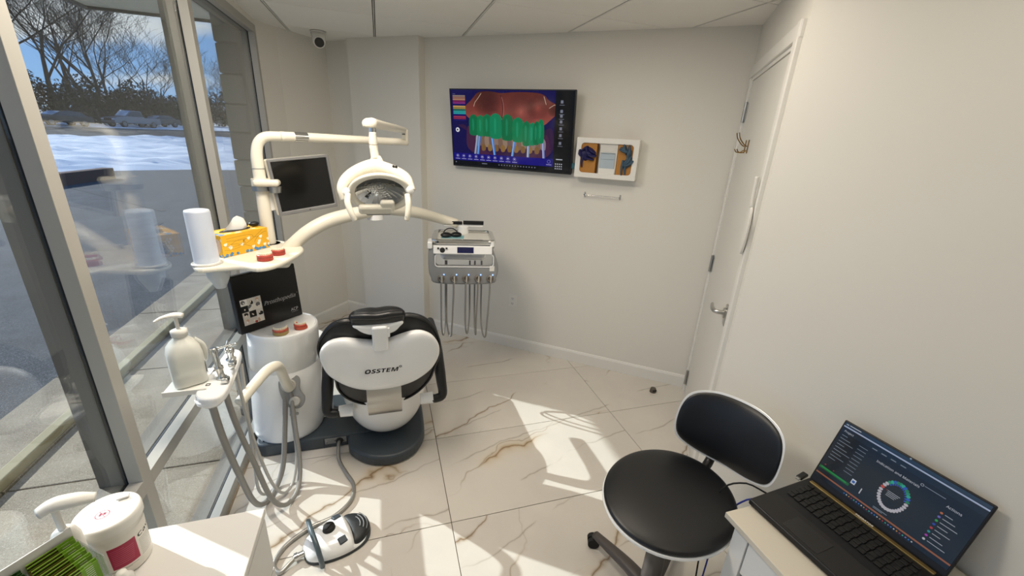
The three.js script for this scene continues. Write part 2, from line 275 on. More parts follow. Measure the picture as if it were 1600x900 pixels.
{ const o = thing('door_stop', 'small brown rubber-tipped door stop on the marble floor', 'door stop', [1.879, 0, -2.253]);
  part('stop_body', lathe([[0, 0], [0.024, 0], [0.024, 0.008], [0.02, 0.03], [0.016, 0.034], [0, 0.034]], 24), mat('#6d655a', 0.35, 0.7), o); part('stop_pad', at(rbox(0.03, 0.016, 0.012, 0.004), 0, 0.018, 0.017), M.rubber, o); }

// ---------------------------------------------------------------- things on the television wall
const onBack = (b, y, out = 0) => { const v = W(b, 3.115 - out, y); return [v.x, v.y, v.z]; };
const tvTex = canvasTex(1280, 720, (g, w, h) => {
  g.fillStyle = '#120a4a'; g.fillRect(0, 0, w, h);
  const R = rng(7), blob = (pts, fill) => { g.beginPath(); g.moveTo(...pts[0]); for (let i = 1; i <= pts.length; i++) { const a = pts[i % pts.length], b = pts[(i + 1) % pts.length]; g.quadraticCurveTo(a[0], a[1], (a[0] + b[0]) / 2, (a[1] + b[1]) / 2); } g.fillStyle = fill; g.fill(); };
  blob([[40, 330], [120, 310], [180, 340], [200, 640], [1100, 640], [1100, 330], [1030, 320], [900, 420], [300, 420]], '#33183f');
  blob([[160, 350], [220, 300], [260, 420], [330, 560], [560, 610], [800, 600], [960, 540], [1000, 360], [1060, 420], [1080, 640], [160, 640]], '#45203f');
  // upper gum
  const gum = g.createLinearGradient(0, 20, 0, 300); gum.addColorStop(0, '#5e2a22'); gum.addColorStop(0.55, '#7c3a31'); gum.addColorStop(1, '#9a4d44');
  blob([[150, 150], [215, 105], [260, 60], [300, 20], [420, 8], [560, 30], [640, 18], [820, 14], [985, 26], [1035, 90], [1130, 120], [1140, 180], [1060, 250], [990, 310], [860, 312], [700, 285], [560, 262], [430, 268], [280, 280], [190, 260], [150, 210]], gum);
  const shade = (x, y, r, c0, al) => { const q = g.createRadialGradient(x, y, 4, x, y, r); q.addColorStop(0, c0); q.addColorStop(1, 'rgba(0,0,0,0)'); g.globalAlpha = al; g.fillStyle = q; g.fillRect(x - r, Math.max(6, y - r), 2 * r, 2 * r * 0.9); g.globalAlpha = 1; };
  shade(400, 110, 150, '#3c1712', 0.75); shade(760, 190, 170, '#b8655a', 0.6); shade(930, 150, 120, '#a85046', 0.5); shade(1085, 170, 60, '#3c1712', 0.7); shade(480, 240, 90, '#b3645a', 0.5);
  g.strokeStyle = '#3f1713'; g.lineWidth = 6; g.beginPath(); g.moveTo(545, 40); g.quadraticCurveTo(585, 140, 560, 250); g.stroke(); g.strokeStyle = '#b98478'; g.lineWidth = 3; g.beginPath(); g.moveTo(556, 60); g.quadraticCurveTo(594, 140, 570, 240); g.stroke();
  g.strokeStyle = '#d9c8b0'; g.lineWidth = 4; for (const a of [[[255, 150], [270, 110], [300, 80], [340, 30]], [[985, 50], [1002, 95], [1010, 120]], [[1040, 150], [1090, 120], [1130, 130]]]) { g.beginPath(); a.forEach((p, i) => (i ? g.lineTo(...p) : g.moveTo(...p))); g.stroke(); }
  for (let i = 0; i < 260; i++) { g.fillStyle = `rgba(${190 + R() * 50},${110 + R() * 60},100,${0.08 + R() * 0.16})`; g.fillRect(250 + R() * 760, 30 + R() * 240, 2 + R() * 5, 2 + R() * 3); }
  // lower teeth
  for (let i = 0; i < 15; i++) { const x = 270 + i * 50, t = 400 + Math.abs(i - 6) * 3; blob([[x - 6, t - 10], [x + 50, t - 10], [x + 52, t + 100], [x + 36, t + 145 - Math.abs(i - 7) * 6], [x + 10, t + 145 - Math.abs(i - 7) * 6], [x - 2, t + 90]], ['#8a7367', '#7a5f50', '#927b68', '#6f5a5a'][i % 4]); }
  for (let i = 0; i < 9; i++) blob([[330 + i * 72, 500], [375 + i * 72, 490], [385 + i * 72, 560], [330 + i * 72, 570]], i % 2 ? '#8c6a38' : '#7a5a34');
  // pins
  const pin = (x0, y0, x1, y1, a, b) => { g.strokeStyle = a; g.lineWidth = 24; g.beginPath(); g.moveTo(x0, y0); g.lineTo(x1, y1); g.stroke(); g.strokeStyle = b; g.lineWidth = 9; g.beginPath(); g.moveTo(x0 - 5, y0); g.lineTo(x1 - 5, y1); g.stroke(); };
  pin(292, 400, 255, 610, '#7b89a8', '#a5b3cc'); pin(318, 400, 288, 612, '#3f76c8', '#7fb0f0'); pin(445, 385, 478, 600, '#3f7fd8', '#86b8f5'); pin(702, 410, 668, 620, '#4c86d2', '#8fb8ea'); pin(842, 460, 838, 626, '#7f93b4', '#b2c2da'); pin(990, 420, 1006, 628, '#6f80c0', '#b2b8e6');
  // green upper teeth
  const teeth = [[205, 255, 292, 395], [292, 260, 362, 400], [358, 250, 440, 400], [436, 240, 548, 418], [566, 245, 670, 430], [680, 270, 778, 440], [786, 300, 850, 470], [850, 312, 905, 462], [898, 300, 945, 455], [940, 280, 990, 440]];
  teeth.forEach(([a0, b0, a1, b1], i) => { const m = (a0 + a1) / 2, x0 = a0 - 9, x1 = a1 + 9, y0 = b0 - 34, y1 = b1 + 26; blob([[x0, y0 + 70], [x0 + 6, y0 + 24], [m - 10, y0], [m + 10, y0], [x1 - 6, y0 + 24], [x1, y0 + 70], [x1 + 2, y1 - 50], [x1 - 4, y1 - 8], [m + 18, y1], [m - 18, y1], [x0 + 4, y1 - 8], [x0, y1 - 50]], ['#0d6b42', '#0f7a4c', '#0e7145', '#118055'][i % 4]); g.globalAlpha = 0.35; blob([[m - 20, y0 + 40], [m + 6, y0 + 30], [m + 4, y1 - 50], [m - 16, y1 - 40]], '#2fae86'); g.globalAlpha = 1; });
  // lists and toolbars
  const rows = ['#8f7a6c', '#9a6a55', '#b08060', '#7d1f4f', '#8b2f7a', '#1b1260', '#c59c55', '#a08a3a', '#1d6a5a', '#2aa39a', '#2aa0a8', '#1a1262', '#a23050', '#8c2544', '#1a1262'];
  rows.forEach((c, i) => { g.fillStyle = c; g.fillRect(22, 50 + i * 16, 140, 13); }); g.fillStyle = '#a9a6c8'; g.font = '11px sans-serif'; g.fillText('Scans', 24, 42);
  g.fillStyle = '#e6e6ee'; g.beginPath(); g.arc(62, 372, 22, 0, 7); g.fill(); g.fillStyle = '#333'; g.beginPath(); g.arc(60, 372, 10, 0, 7); g.fill();
  g.fillStyle = '#150c78'; g.fillRect(0, 600, 1100, 74); g.fillStyle = '#c9c6e6'; for (let i = 0; i < 10; i++) { g.strokeStyle = '#b9b6e0'; g.lineWidth = 2; g.beginPath(); g.arc(48 + i * 72, 628, 15, 0, 7); g.stroke(); g.fillRect(40 + i * 72, 622, 15, 10); g.fillRect(22 + i * 72, 655, 54, 4); } g.beginPath(); g.arc(1058, 628, 15, 0, 7); g.stroke(); g.fillRect(1032, 655, 54, 4);
  g.fillStyle = '#08080c'; g.fillRect(0, 674, w, 46); g.fillRect(1100, 0, 180, h); g.fillStyle = '#8f93a8'; for (let i = 0; i < 14; i++) g.fillRect(520 + i * 30, 690, 10, 9); g.fillRect(20, 688, 10, 10); g.fillRect(330, 690, 60, 6);
  g.fillStyle = '#7d8090'; [80, 160, 200, 250, 310, 370, 440].forEach((y, i) => { g.fillRect(1150, y, 24, 26); g.fillRect(1140, y + 38, 48, 4); }); g.fillStyle = '#c4c6d2'; g.fillRect(1130, 598, 64, 8); for (let i = 0; i < 12; i++) g.fillRect(1122 + (i % 4) * 20, 640 + Math.floor(i / 4) * 22, 11, 10);
});
{
  const tilt = 0.118, Wd = 0.966, H = 0.556, o = thing('television', 'wall-mounted television showing a dental scan in green and red', 'television', onBack(-1.238, 1.525, 0.05), BACK_TURN);
  const t = new THREE.Group(); t.rotation.x = tilt; 
  const put = (name, g, m, label, p = o) => { g.applyMatrix4(new THREE.Matrix4().makeRotationX(tilt)); return part(name, g, m, p, label); };
  put('television_body', at(rbox(Wd, H, 0.03, 0.006), 0, H / 2, -0.004), M.black, 'thin black casing');
  put('television_bezel', at(extrude([[-Wd / 2, 0], [Wd / 2, 0], [Wd / 2, H], [-Wd / 2, H]], 0.004, 0, [[[-Wd / 2 + 0.007, 0.011], [-Wd / 2 + 0.007, H - 0.007], [Wd / 2 - 0.007, H - 0.007], [Wd / 2 - 0.007, 0.011]]]), 0, 0, 0.0115), mat('#1a1a1c', 0.3), 'slim bezel');
  put('television_screen', at(uvPlane(Wd - 0.014, H - 0.018), 0, H / 2 + 0.002, 0.0125), mat('#040404', 0.12, 0, { emissive: '#ffffff', emissiveMap: tvTex, emissiveIntensity: 0.72 }), 'lit screen with a picture of teeth');
  part('wall_mount', at(rbox(0.3, 0.3, 0.04, 0.004), 0, 0.28, -0.035), M.dark, o, 'dark tilting wall mount');
}
{ // glove dispenser with three boxes
  const o = thing('glove_dispenser', 'white wall-mounted holder for three glove and mask boxes', 'dispenser', onBack(-0.513, 1.515, 0), BACK_TURN);
  const w = 0.424, h = 0.266, d = 0.1;
  part('dispenser_front', at(extrude(rrect(-w / 2, 0, w / 2, h, 0.006), 0.006, 0.002, [rrect(-w / 2 + 0.035, 0.034, w / 2 - 0.035, h - 0.035, 0.022).reverse()]), 0, 0, d - 0.006), M.trim, o, 'white front with a rounded window');
  for (const s of [-1, 1]) part('dispenser_side', at(rbox(0.006, h, d - 0.004, 0.001), s * (w / 2 - 0.003), h / 2, d / 2 - 0.002), M.trim, o);
  part('dispenser_bottom', at(rbox(w - 0.012, 0.006, d - 0.004, 0.001), 0, 0.003, d / 2 - 0.002), M.trim, o); part('dispenser_back', at(rbox(w - 0.012, h - 0.01, 0.005, 0.001), 0, h / 2, 0.0025), M.trim, o);
  part('front_lip', at(rbox(0.11, 0.05, 0.004, 0.001), 0.012, 0.045, d - 0.008), M.trim, o, 'white tab across the middle box');
  const orange = mat('#b07a35', 0.7), pos = onBack(-0.513, 1.522, 0.05), boxAt = (x) => { const p = W(-0.513 + x, 3.115 - 0.05, 1.522); return [p.x, p.y, p.z]; };
  const g1 = thing('glove_box', 'orange box with dark blue gloves spilling out, left in the wall holder', 'glove box', boxAt(-0.132), BACK_TURN, 'boxes in the wall holder');
  part('carton', at(rbox(0.125, 0.24, 0.08, 0.002), 0, 0.12, 0), orange, g1); 
  const glove = (R, col, p, c, s, fingers) => { const geos = []; for (let i = 0; i < 9; i++) geos.push(at(ball(0.022 * s, 0, 0, 0, 1, 1.3, 0.35, 12), c[0] + (R() - 0.5) * 0.075 * s, c[1] + (R() - 0.5) * 0.08 * s, c[2] + R() * 0.006, R(), R() * 2, R() * 3)); for (let i = 0; i < fingers; i++) geos.push(sweep([[c[0] + (i - 1.5) * 0.018, c[1] - 0.02, c[2] + 0.004], [c[0] + (i - 1.5) * 0.022, c[1] - 0.055 * s, c[2] + 0.006], [c[0] + (i - 1.5) * 0.024 + 0.006, c[1] - 0.075 * s - R() * 0.02, c[2] + 0.003]], [0.009, 0.008, 0.005], 10, 8)); part('glove', geos, mat(col, 0.6), p, 'crumpled glove pulled half out'); };
  glove(rng(3), '#16164f', g1, [0.0, 0.165, 0.044], 1.2, 1);
  const g2 = thing('mask_box', 'box of white face masks in the middle of the wall holder', 'mask box', boxAt(0.012), BACK_TURN, 'boxes in the wall holder'); part('carton', at(rbox(0.12, 0.24, 0.076, 0.002), 0, 0.12, -0.002), mat('#d5d3cd', 0.6), g2); part('face_mask', [at(rbox(0.1, 0.12, 0.004, 0.002), -0.002, 0.1, 0.041), at(rbox(0.1, 0.005, 0.006, 0.002), -0.002, 0.165, 0.042), at(rbox(0.1, 0.004, 0.006, 0.002), -0.002, 0.125, 0.043)], mat('#aebcc6', 0.8), g2, 'pale blue pleated mask');
  const g3 = thing('glove_box', 'orange box with grey-blue gloves hanging out, right in the wall holder', 'glove box', boxAt(0.135), BACK_TURN, 'boxes in the wall holder'); part('carton', at(rbox(0.12, 0.24, 0.08, 0.002), 0, 0.12, 0), orange, g3); glove(rng(9), '#3c5568', g3, [0.012, 0.145, 0.044], 1.35, 2);
  const cl = thing('binder_clip', 'small teal clip on the side of the glove holder', 'clip', onBack(-0.513 - 0.236, 1.585, 0.05), BACK_TURN); part('clip_body', rbox(0.028, 0.04, 0.03, 0.004), mat('#2c6470', 0.5), cl); part('clip_jaw', at(rbox(0.012, 0.03, 0.034, 0.002), 0.018, 0, 0), mat('#255560', 0.5), cl);
}
{ const o = thing('towel_rail', 'thin chrome rail with two studs under the glove holder', 'rail', onBack(-0.522, 1.388, 0), BACK_TURN);
  part('rail_bar', at(rod([-0.135, 0, 0.03], [0.135, 0, 0.03], 0.003), 0, 0, 0), M.chrome, o); for (const x of [-0.128, 0.128]) part('rail_stud', [rod([x, 0, -0.002], [x, 0, 0.034], 0.005), rod([x, -0.018, 0.002], [x, 0.018, 0.002], 0.006)], M.chrome, o); }
{ const o = thing('wall_outlet', 'white double socket low on the television wall', 'outlet', onBack(-1.176, 0.437, 0), BACK_TURN);
  part('cover_plate', rbox(0.074, 0.117, 0.008, 0.003), M.trim, o); for (const y of [-0.022, 0.022]) { const s = part('socket', at(extrude(rrect(-0.017, -0.0145, 0.017, 0.0145, 0.01), 0.004, 0.001), 0, y, 0.003), M.plastic, o); part('slot', [at(box(0.003, 0.009, 0.002), -0.006, y + 0.003, 0.0072), at(box(0.003, 0.007, 0.002), 0.006, y + 0.003, 0.0072), at(cyl(0.0025, 0.0025, 0.002, 10), 0, y - 0.007, 0.0072, Math.PI / 2)], M.dark, s, 'dark slots'); } }
{ const o = thing('security_camera', 'white dome security camera under the ceiling in the far corner', 'camera', [-0.4, CH, -3.9]);
  part('mount', at(lathe([[0, -0.012], [0.055, -0.012], [0.058, 0], [0, 0]], 32), 0, 0, 0), M.trim, o); part('collar', at(lathe([[0.045, -0.05], [0.055, -0.012], [0.0, -0.012]], 32), 0, 0, 0), M.trim, o);
  const d = V(0.15, -0.35, 0.92).normalize(), b = part('eyeball', ball(0.047, 0, -0.065, 0.004), M.trim, o), q = new THREE.Quaternion().setFromUnitVectors(V(0, 1, 0), d);
  part('lens_glass', cyl(0.036, 0.036, 0.02, 32).applyQuaternion(q).translate(d.x * 0.038, -0.065 + d.y * 0.038, 0.004 + d.z * 0.038), mat('#0d0b0a', 0.15), b, 'round black lens face'); part('lens_rim', new THREE.TorusGeometry(0.037, 0.004, 10, 32).applyQuaternion(new THREE.Quaternion().setFromUnitVectors(V(0, 0, 1), d)).translate(d.x * 0.046, -0.065 + d.y * 0.046, 0.004 + d.z * 0.046), M.trim, b); }

// ---------------------------------------------------------------- dental unit: plinth, leaning column, pole and cup tray
function wpart(name, geo, m, parent, label) { const g = Array.isArray(geo) ? merge(geo) : geo; let r = parent; while (r.parent && r.parent !== scene) r = r.parent; g.translate(-r.position.x, -r.position.y, -r.position.z); return part(name, g, m, parent, label); }
const LEG0 = 1.422;
const font = await new FontLoader().loadAsync('fonts/droid/droid_sans_bold.typeface.json');
const colAt = (y) => { const a = (y - 0.08) / 0.7; return [-0.6 + 0.07 * a, -2.35 + 0.13 * a, 0.19 - 0.025 * a]; };
const unit = thing('dental_unit', 'white leaning dental unit column on a slate plinth by the window', 'dental unit', [-0.58, 0, -2.34]);
{
  const b = wpart('plinth', extrude(rrect(-0.755, 2.168, -0.1, 2.6, 0.06), 0.08, 0.012, [], 3).rotateX(-Math.PI / 2).translate(0, 0, 0), M.slate, unit, 'slate grey floor plinth');
  wpart('plinth_seam', at(box(0.002, 0.07, 0.003), -0.4, 0.04, -2.1675), M.slateDark, b);
  wpart('rating_plate', at(rbox(0.115, 0.036, 0.002, 0.0005), -0.335, 0.048, -2.1665), mat('#a9abac', 0.4, 0.3, { map: canvasTex(256, 80, (g, w, h) => { g.fillStyle = '#dcdcdc'; g.fillRect(0, 0, w, h); g.fillStyle = '#555'; for (let i = 0; i < 5; i++) g.fillRect(20, 12 + i * 13, 90 + (i * 37) % 60, 3); g.fillStyle = '#222'; g.fillRect(112, 36, 26, 10); g.fillRect(215, 50, 18, 12); g.fillRect(12, 58, 14, 10); }) }), b, 'small silver rating plate');
  for (const [x, z] of [[-0.71, -2.215], [-0.655, -2.21]]) wpart('screw_cap', at(lathe([[0.014, 0.0], [0.014, 0.004], [0.006, 0.005], [0, 0.002]], 20), x, 0.08, z), M.slateDark, b);
  // column: slanted, slightly tapering drum with a seam and a rimmed top
  const ringAt = (y, k = 1) => { const [cx, cz, r] = colAt(y); return [...Array(64)].map((_, i) => { const a = i / 64 * 2 * Math.PI; return [cx + Math.cos(a) * r * k, y, cz + Math.sin(a) * r * k]; }); };
  const loft = (rings) => { const P = rings.flat(2), I = []; for (let k = 0; k < rings.length - 1; k++) for (let j = 0; j < 64; j++) { const a = k * 64 + j, b = k * 64 + (j + 1) % 64; I.push(a, a + 64, b, b, a + 64, b + 64); } const g = new THREE.BufferGeometry(); g.setAttribute('position', new THREE.Float32BufferAttribute(P, 3)); g.setAttribute('uv', new THREE.Float32BufferAttribute(new Float32Array(P.length / 3 * 2), 2)); g.setIndex(I); g.computeVertexNormals(); return toCreasedNormals(g, 0.6); };
  const R = []; for (const [y, k] of [[0.076, 0.9], [0.08, 0.955], [0.1, 0.985], [0.14, 1], [0.3, 1], [0.556, 1], [0.558, 0.993], [0.561, 0.993], [0.563, 1], [0.7, 1], [0.755, 1], [0.775, 0.99], [0.783, 0.965], [0.785, 0.95], [0.781, 0.935], [0.779, 0.92], [0.779, 0.0]]) R.push(ringAt(y, k));
  const body = wpart('column', loft(R), M.unit, unit, 'glossy white leaning drum');
  const n = V(0.2, 0.19, 0.96).normalize(), qf = new THREE.Quaternion().setFromUnitVectors(V(0, 0, 1), V(0.16, 0.16, 0.97).normalize());
  const sock = (g) => g.applyQuaternion(qf).translate(-0.522, 0.45, -2.118);
  const plate = wpart('socket_plate', sock(extrude(new THREE.Shape(smoothLoop([[-0.035, 0.09], [0.025, 0.1], [0.055, 0.06], [0.05, 0.0], [0.07, -0.055], [0.045, -0.1], [0.0, -0.095], [-0.03, -0.055], [-0.045, 0.02]], 60).map((p) => V2(...p))), 0.03, 0.006)), M.grey, body, 'grey bean-shaped hose socket plate');
  wpart('socket_ring', [sock(at(new THREE.TorusGeometry(0.03, 0.006, 10, 30), 0.0, 0.035, 0.03)), sock(at(lathe([[0.0, 0], [0.024, 0], [0.028, 0.012], [0.018, 0.014], [0, 0.01]], 28), 0.02, -0.055, 0.028, Math.PI / 2))], M.hoseLight, plate);
  wpart('screw_head', [at(lathe([[0, 0], [0.008, 0], [0.008, 0.004], [0, 0.002]], 16), -0.533, 0.288, -2.128, Math.PI / 2 - 0.18), at(lathe([[0, 0], [0.008, 0], [0.008, 0.004], [0, 0.002]], 16), -0.505, 0.288, -2.132, Math.PI / 2 - 0.18)], M.steel, body, 'two small steel screws');
  wpart('holder_arm', sweep([[-0.515, 0.48, -2.09], [-0.512, 0.55, -2.03], [-0.512, 0.66, -1.97], [-0.515, 0.705, -1.92], [-0.54, 0.712, -1.87], [-0.575, 0.69, -1.8], [-0.615, 0.66, -1.715]], [0.026, 0.024, 0.023, 0.023, 0.023, 0.022, 0.022], 60, 18), M.unitWarm, unit, 'bent white tube arm');
  wpart('second_drum', at(lathe([[0, 0.62], [0.06, 0.617], [0.075, 0.595], [0.075, 0.08], [0, 0.08]], 40), -0.44, 0, -2.43), M.unit, unit, 'second smaller white drum behind the column');
  // post and pole up to the light and monitor
  wpart('post', [at(cyl(0.05, 0.06, 0.44, 28), -0.57, 0.96, -2.365)], M.unitWarm, unit, 'white post behind the column');
  const pole = wpart('pole', sweep([[-0.57, 1.15, -2.365], [-0.57, 1.35, -2.365], [-0.57, 1.55, -2.365], [-0.568, 1.62, -2.365], [-0.553, 1.672, -2.368], [-0.52, 1.699, -2.375], [-0.455, 1.704, -2.39]], [0.03, 0.03, 0.03, 0.028, 0.027, 0.024, 0.022], 70, 20), M.unitWarm, unit, 'cream pole bending over at the top');
  wpart('pole_seam', [at(cyl(0.0292, 0.0292, 0.002, 28), -0.57, 1.553, -2.365)], M.grey, pole);
  wpart('pole_clamp', [at(rbox(0.115, 0.034, 0.085, 0.016, 4), -0.537, 1.487, -2.352), at(cyl(0.04, 0.04, 0.035, 28), -0.57, 1.487, -2.362)], M.unitWarm, pole, 'white clamp carrying the monitor'); wpart('clamp_base', [at(cyl(0.041, 0.041, 0.022, 28), -0.57, 1.458, -2.362)], M.brushed, pole, 'silver clamp ring'); wpart('clamp_pivot', at(cyl(0.03, 0.026, 0.03, 24), -0.505, 1.455, -2.345), M.brushed, pole, 'silver swivel');
  // tray with the cup holder ring at the window end
  const tr = wpart('cup_tray', extrude(new THREE.Shape(smoothLoop([[-0.79, 2.03], [-0.75, 1.945], [-0.68, 1.955], [-0.6, 1.965], [-0.52, 1.925], [-0.45, 1.99], [-0.395, 2.17], [-0.4, 2.27], [-0.45, 2.345], [-0.55, 2.43], [-0.66, 2.41], [-0.68, 2.2], [-0.74, 2.12]], 90).map((p) => V2(...p))), 0.022, 0.008).rotateX(-Math.PI / 2).translate(0, 1.158, 0), M.unitWarm, unit, 'cream tray with a rounded end');
  wpart('holder_ring', at(new THREE.TorusGeometry(0.052, 0.006, 12, 40), -0.735, 1.182, -2.015, Math.PI / 2), M.hoseLight, tr, 'pale ring for the cup'); wpart('drain_bowl', at(lathe([[0, 0], [0.02, 0], [0.045, 0.06], [0.05, 0.1], [0.046, 0.1], [0.04, 0.06], [0.016, 0.006], [0, 0.006]], 36), -0.71, 1.06, -2.04), mat('#e4e8ea', 0.3, 0, { transmission: 0.35, thickness: 0 }), tr, 'translucent bowl under the ring'); 
  wpart('tray_bracket', at(rbox(0.12, 0.09, 0.1, 0.02, 3), -0.53, 1.115, -2.31), M.unitWarm, tr);
  wpart('tray_edge', at(rbox(0.035, 0.014, 0.03, 0.006), -0.475, 1.19, -2.33), M.hoseLight, tr, 'small pale blue cap');
}

// monitor on the pole
{
  const BLc = V(-0.501, 1.323, -2.341), BRc = V(-0.242, 1.349, -2.503), up = V(-0.02, 1, -0.03).normalize();
  const X = BRc.clone().sub(BLc).normalize(), Z = X.clone().cross(up).normalize(), Y = Z.clone().cross(X); const w = 0.306, h = 0.275;
  const o = thing('monitor', 'small black monitor in a silver frame hanging from the pole', 'monitor', [BLc.x, BLc.y, BLc.z]); o.quaternion.setFromRotationMatrix(new THREE.Matrix4().makeBasis(X, Y, Z));
  part('monitor_case', at(rbox(w, h, 0.035, 0.008), w / 2, h / 2, -0.022), M.unitWarm, o, 'white back of the monitor');
  part('monitor_frame', at(extrude(rrect(0, 0, w, h, 0.006), 0.014, 0.003, [rrect(0.014, 0.019, w - 0.014, h - 0.014, 0.002).reverse()]), 0, 0, -0.006), mat('#8f9092', 0.35, 0.5), o, 'silver frame');
  part('monitor_screen', at(uvPlane(w - 0.026, h - 0.031), w / 2, h / 2 + 0.0025, 0.001), mat('#050506', 0.16), o, 'switched-off black screen'); part('power_mark', at(box(0.008, 0.004, 0.001), w / 2, 0.009, 0.0085), M.dark, o);
  part('mount_bracket', [at(rbox(0.09, 0.05, 0.03, 0.006), 0.02, 0.14, -0.055), at(rbox(0.05, 0.09, 0.02, 0.006), 0.0, 0.07, -0.05)], M.unit, o, 'white bracket');
}

// operating light: boom, second arm, stem, yoke and reflector head
{
  const L = thing('operating_light', 'cream dental operating light with round mirror reflector on a jointed arm', 'lamp', [-0.453, 1.704, -2.39]);
  const boom = wpart('boom', sweep([[-0.46, 1.704, -2.388], [-0.3, 1.703, -2.48], [-0.1, 1.7, -2.585], [0.16, 1.697, -2.728]], [0.023, 0.022, 0.021, 0.02], 40, 18), M.unitWarm, L, 'long horizontal boom'); 
  wpart('boom_sleeve', [(() => { const a = V(-0.405, 1.7038, -2.418), b = V(-0.35, 1.7035, -2.449); return rod([a.x, a.y, a.z], [b.x, b.y, b.z], 0.0238, 24); })()], M.chrome, boom, 'chrome sleeve'); 
  wpart('elbow', [at(cyl(0.018, 0.018, 0.08, 20), 0.15, 1.727, -2.722), at(rbox(0.02, 0.024, 0.008, 0.002), 0.14, 1.727, -2.702)], M.unitWarm, L, 'pivot between the arms'); wpart('elbow_window', at(rbox(0.018, 0.02, 0.006, 0.001), 0.139, 1.733, -2.702), M.rubber, L);
  wpart('upper_arm', sweep([[0.152, 1.762, -2.745], [0.08, 1.772, -2.53], [0.02, 1.778, -2.33], [-0.03, 1.784, -2.16]], [0.017, 0.02, 0.021, 0.024], 40, 18), M.unitWarm, L, 'short upper arm');
  wpart('arm_head', [at(lathe([[0.0, 0.024], [0.018, 0.021], [0.03, 0.011], [0.034, 0], [0.033, -0.012], [0.028, -0.018], [0, -0.018]].reverse(), 32), -0.038, 1.782, -2.142)], M.unitWarm, L, 'rounded cream end cap'); wpart('stem_collar', at(cyl(0.0155, 0.0155, 0.03, 24), -0.028, 1.752, -2.135), M.chrome, L, 'chrome collar');
  wpart('stem', sweep([[-0.028, 1.745, -2.135], [-0.028, 1.715, -2.134], [-0.027, 1.68, -2.133], [-0.022, 1.63, -2.13]], [0.016, 0.019, 0.019, 0.02], 24, 18), M.unitWarm, L, 'short hanging stem'); wpart('stem_seam', at(cyl(0.0196, 0.0196, 0.002, 24), -0.028, 1.692, -2.133), M.hose, L);
  // head frame: local x right, y up, z towards the room; s = metres per unit
  const H0 = V(-0.018, 1.488, -2.06), HS = 0.9, p = (x, y, z = 0) => [H0.x + x * HS, H0.y + y * HS + 0.012, H0.z + z * HS];
  wpart('yoke', [sweep([p(-0.165, -0.055, 0.03), p(-0.172, 0.0, 0.02), p(-0.15, 0.045, -0.01), p(-0.09, 0.085, -0.05), p(-0.01, 0.105, -0.068), p(0.075, 0.09, -0.05), p(0.14, 0.06, -0.01), p(0.165, 0.015, 0.02), p(0.172, -0.005, 0.03)], [0.015, 0.022, 0.025, 0.028, 0.034, 0.028, 0.025, 0.022, 0.014], 80, 18), sweep([p(0.0, 0.16, -0.07), p(0.0, 0.13, -0.07), p(-0.005, 0.095, -0.068)], [0.019, 0.034, 0.062], 20, 24, 0.45)], M.unitWarm, L, 'forked cream yoke');
  wpart('yoke_mark', [ball(0.006, ...p(0.083, 0.112, -0.026)), ball(0.006, ...p(0.096, 0.11, -0.023))], M.rubber, L, 'two small black dots');
  const q = new THREE.Quaternion().setFromUnitVectors(V(0, 0, 1), V(0.02, -0.52, 0.85).normalize()), hd = (g) => g.scale(HS * 1.04, HS * 1.04, HS * 1.04).applyQuaternion(q).translate(H0.x + 0.01, H0.y - 0.005, H0.z + 0.0);
  const pr = []; for (let i = 0; i <= 12; i++) { const r = 0.113 * i / 12; pr.push([r, -0.05 * (1 - (r / 0.113) ** 2)]); }
  wpart('head_shell', hd(lathe([[0, -0.07], [0.06, -0.065], [0.11, -0.035], [0.142, -0.004], [0.146, 0.008], [0.138, 0.016], [0.116, 0.014], [0.113, 0.0], [0.06, -0.04], [0, -0.053]], 56).scale(1.06, 1, 0.82).rotateX(Math.PI / 2)), M.unitWarm, L, 'oval cream lamp head');
  { // faceted mirror dish
    const g = new THREE.BufferGeometry(), P = [], n1 = 9, n2 = 22, f = (i, j) => { const r = 0.113 * i / n1, a = j / n2 * 2 * Math.PI; return V(Math.cos(a) * r * 1.05, Math.sin(a) * r * 0.82, -0.047 * (1 - (r / 0.113) ** 2)); };
    for (let i = 0; i < n1; i++) for (let j = 0; j < n2; j++) { const a = f(i, j), b = f(i, j + 1), c = f(i + 1, j), d = f(i + 1, j + 1), jit = (hash(i, j, 4) - 0.5) * 0.0006; for (const v of [a, c, b, b, c, d]) P.push(v.x, v.y, v.z + 0.001 + (v === a || v === d ? jit : 0)); }
    g.setAttribute('position', new THREE.Float32BufferAttribute(P, 3)); g.setAttribute('uv', new THREE.Float32BufferAttribute(new Float32Array(P.length / 3 * 2), 2)); g.computeVertexNormals();
    wpart('reflector', hd(g), mat('#d8dbe0', 0.04, 1), L, 'faceted mirror reflector'); }
  wpart('bulb_cover', [hd(at(rbox(0.17, 0.055, 0.036, 0.018, 4), -0.025, -0.08, 0.03)), hd(at(rbox(0.07, 0.07, 0.03, 0.014, 4), 0.03, -0.06, 0.03))], M.unitWarm, L, 'cream bulb cover across the dish'); wpart('cover_window', hd(at(rbox(0.12, 0.016, 0.02, 0.007), -0.015, -0.105, 0.034)), M.steel, L, 'narrow metallic slot');
  for (const s of [-1, 1]) { const x = s * 0.145; const k = wpart('handle', sweep([p(x * 0.98, -0.02, 0.06), p(x * 1.0, -0.06, 0.085), p(x * 0.93 + 0.005, -0.11, 0.1), p(x * 0.86 + 0.008, -0.145, 0.098)], [0.013, 0.014, 0.013, 0.011], 24, 16), M.unitWarm, L, 'cream grip'); wpart('grip_ring', ball(0.009, ...p(x * 0.9 + 0.006, -0.125, 0.108), 1, 1, 0.5), M.hoseLight, k); }
  wpart('head_joint', [ball(0.022, ...p(-0.155, -0.015, 0.025)), ball(0.022, ...p(0.158, 0.0, 0.025))], M.unit, L);
}

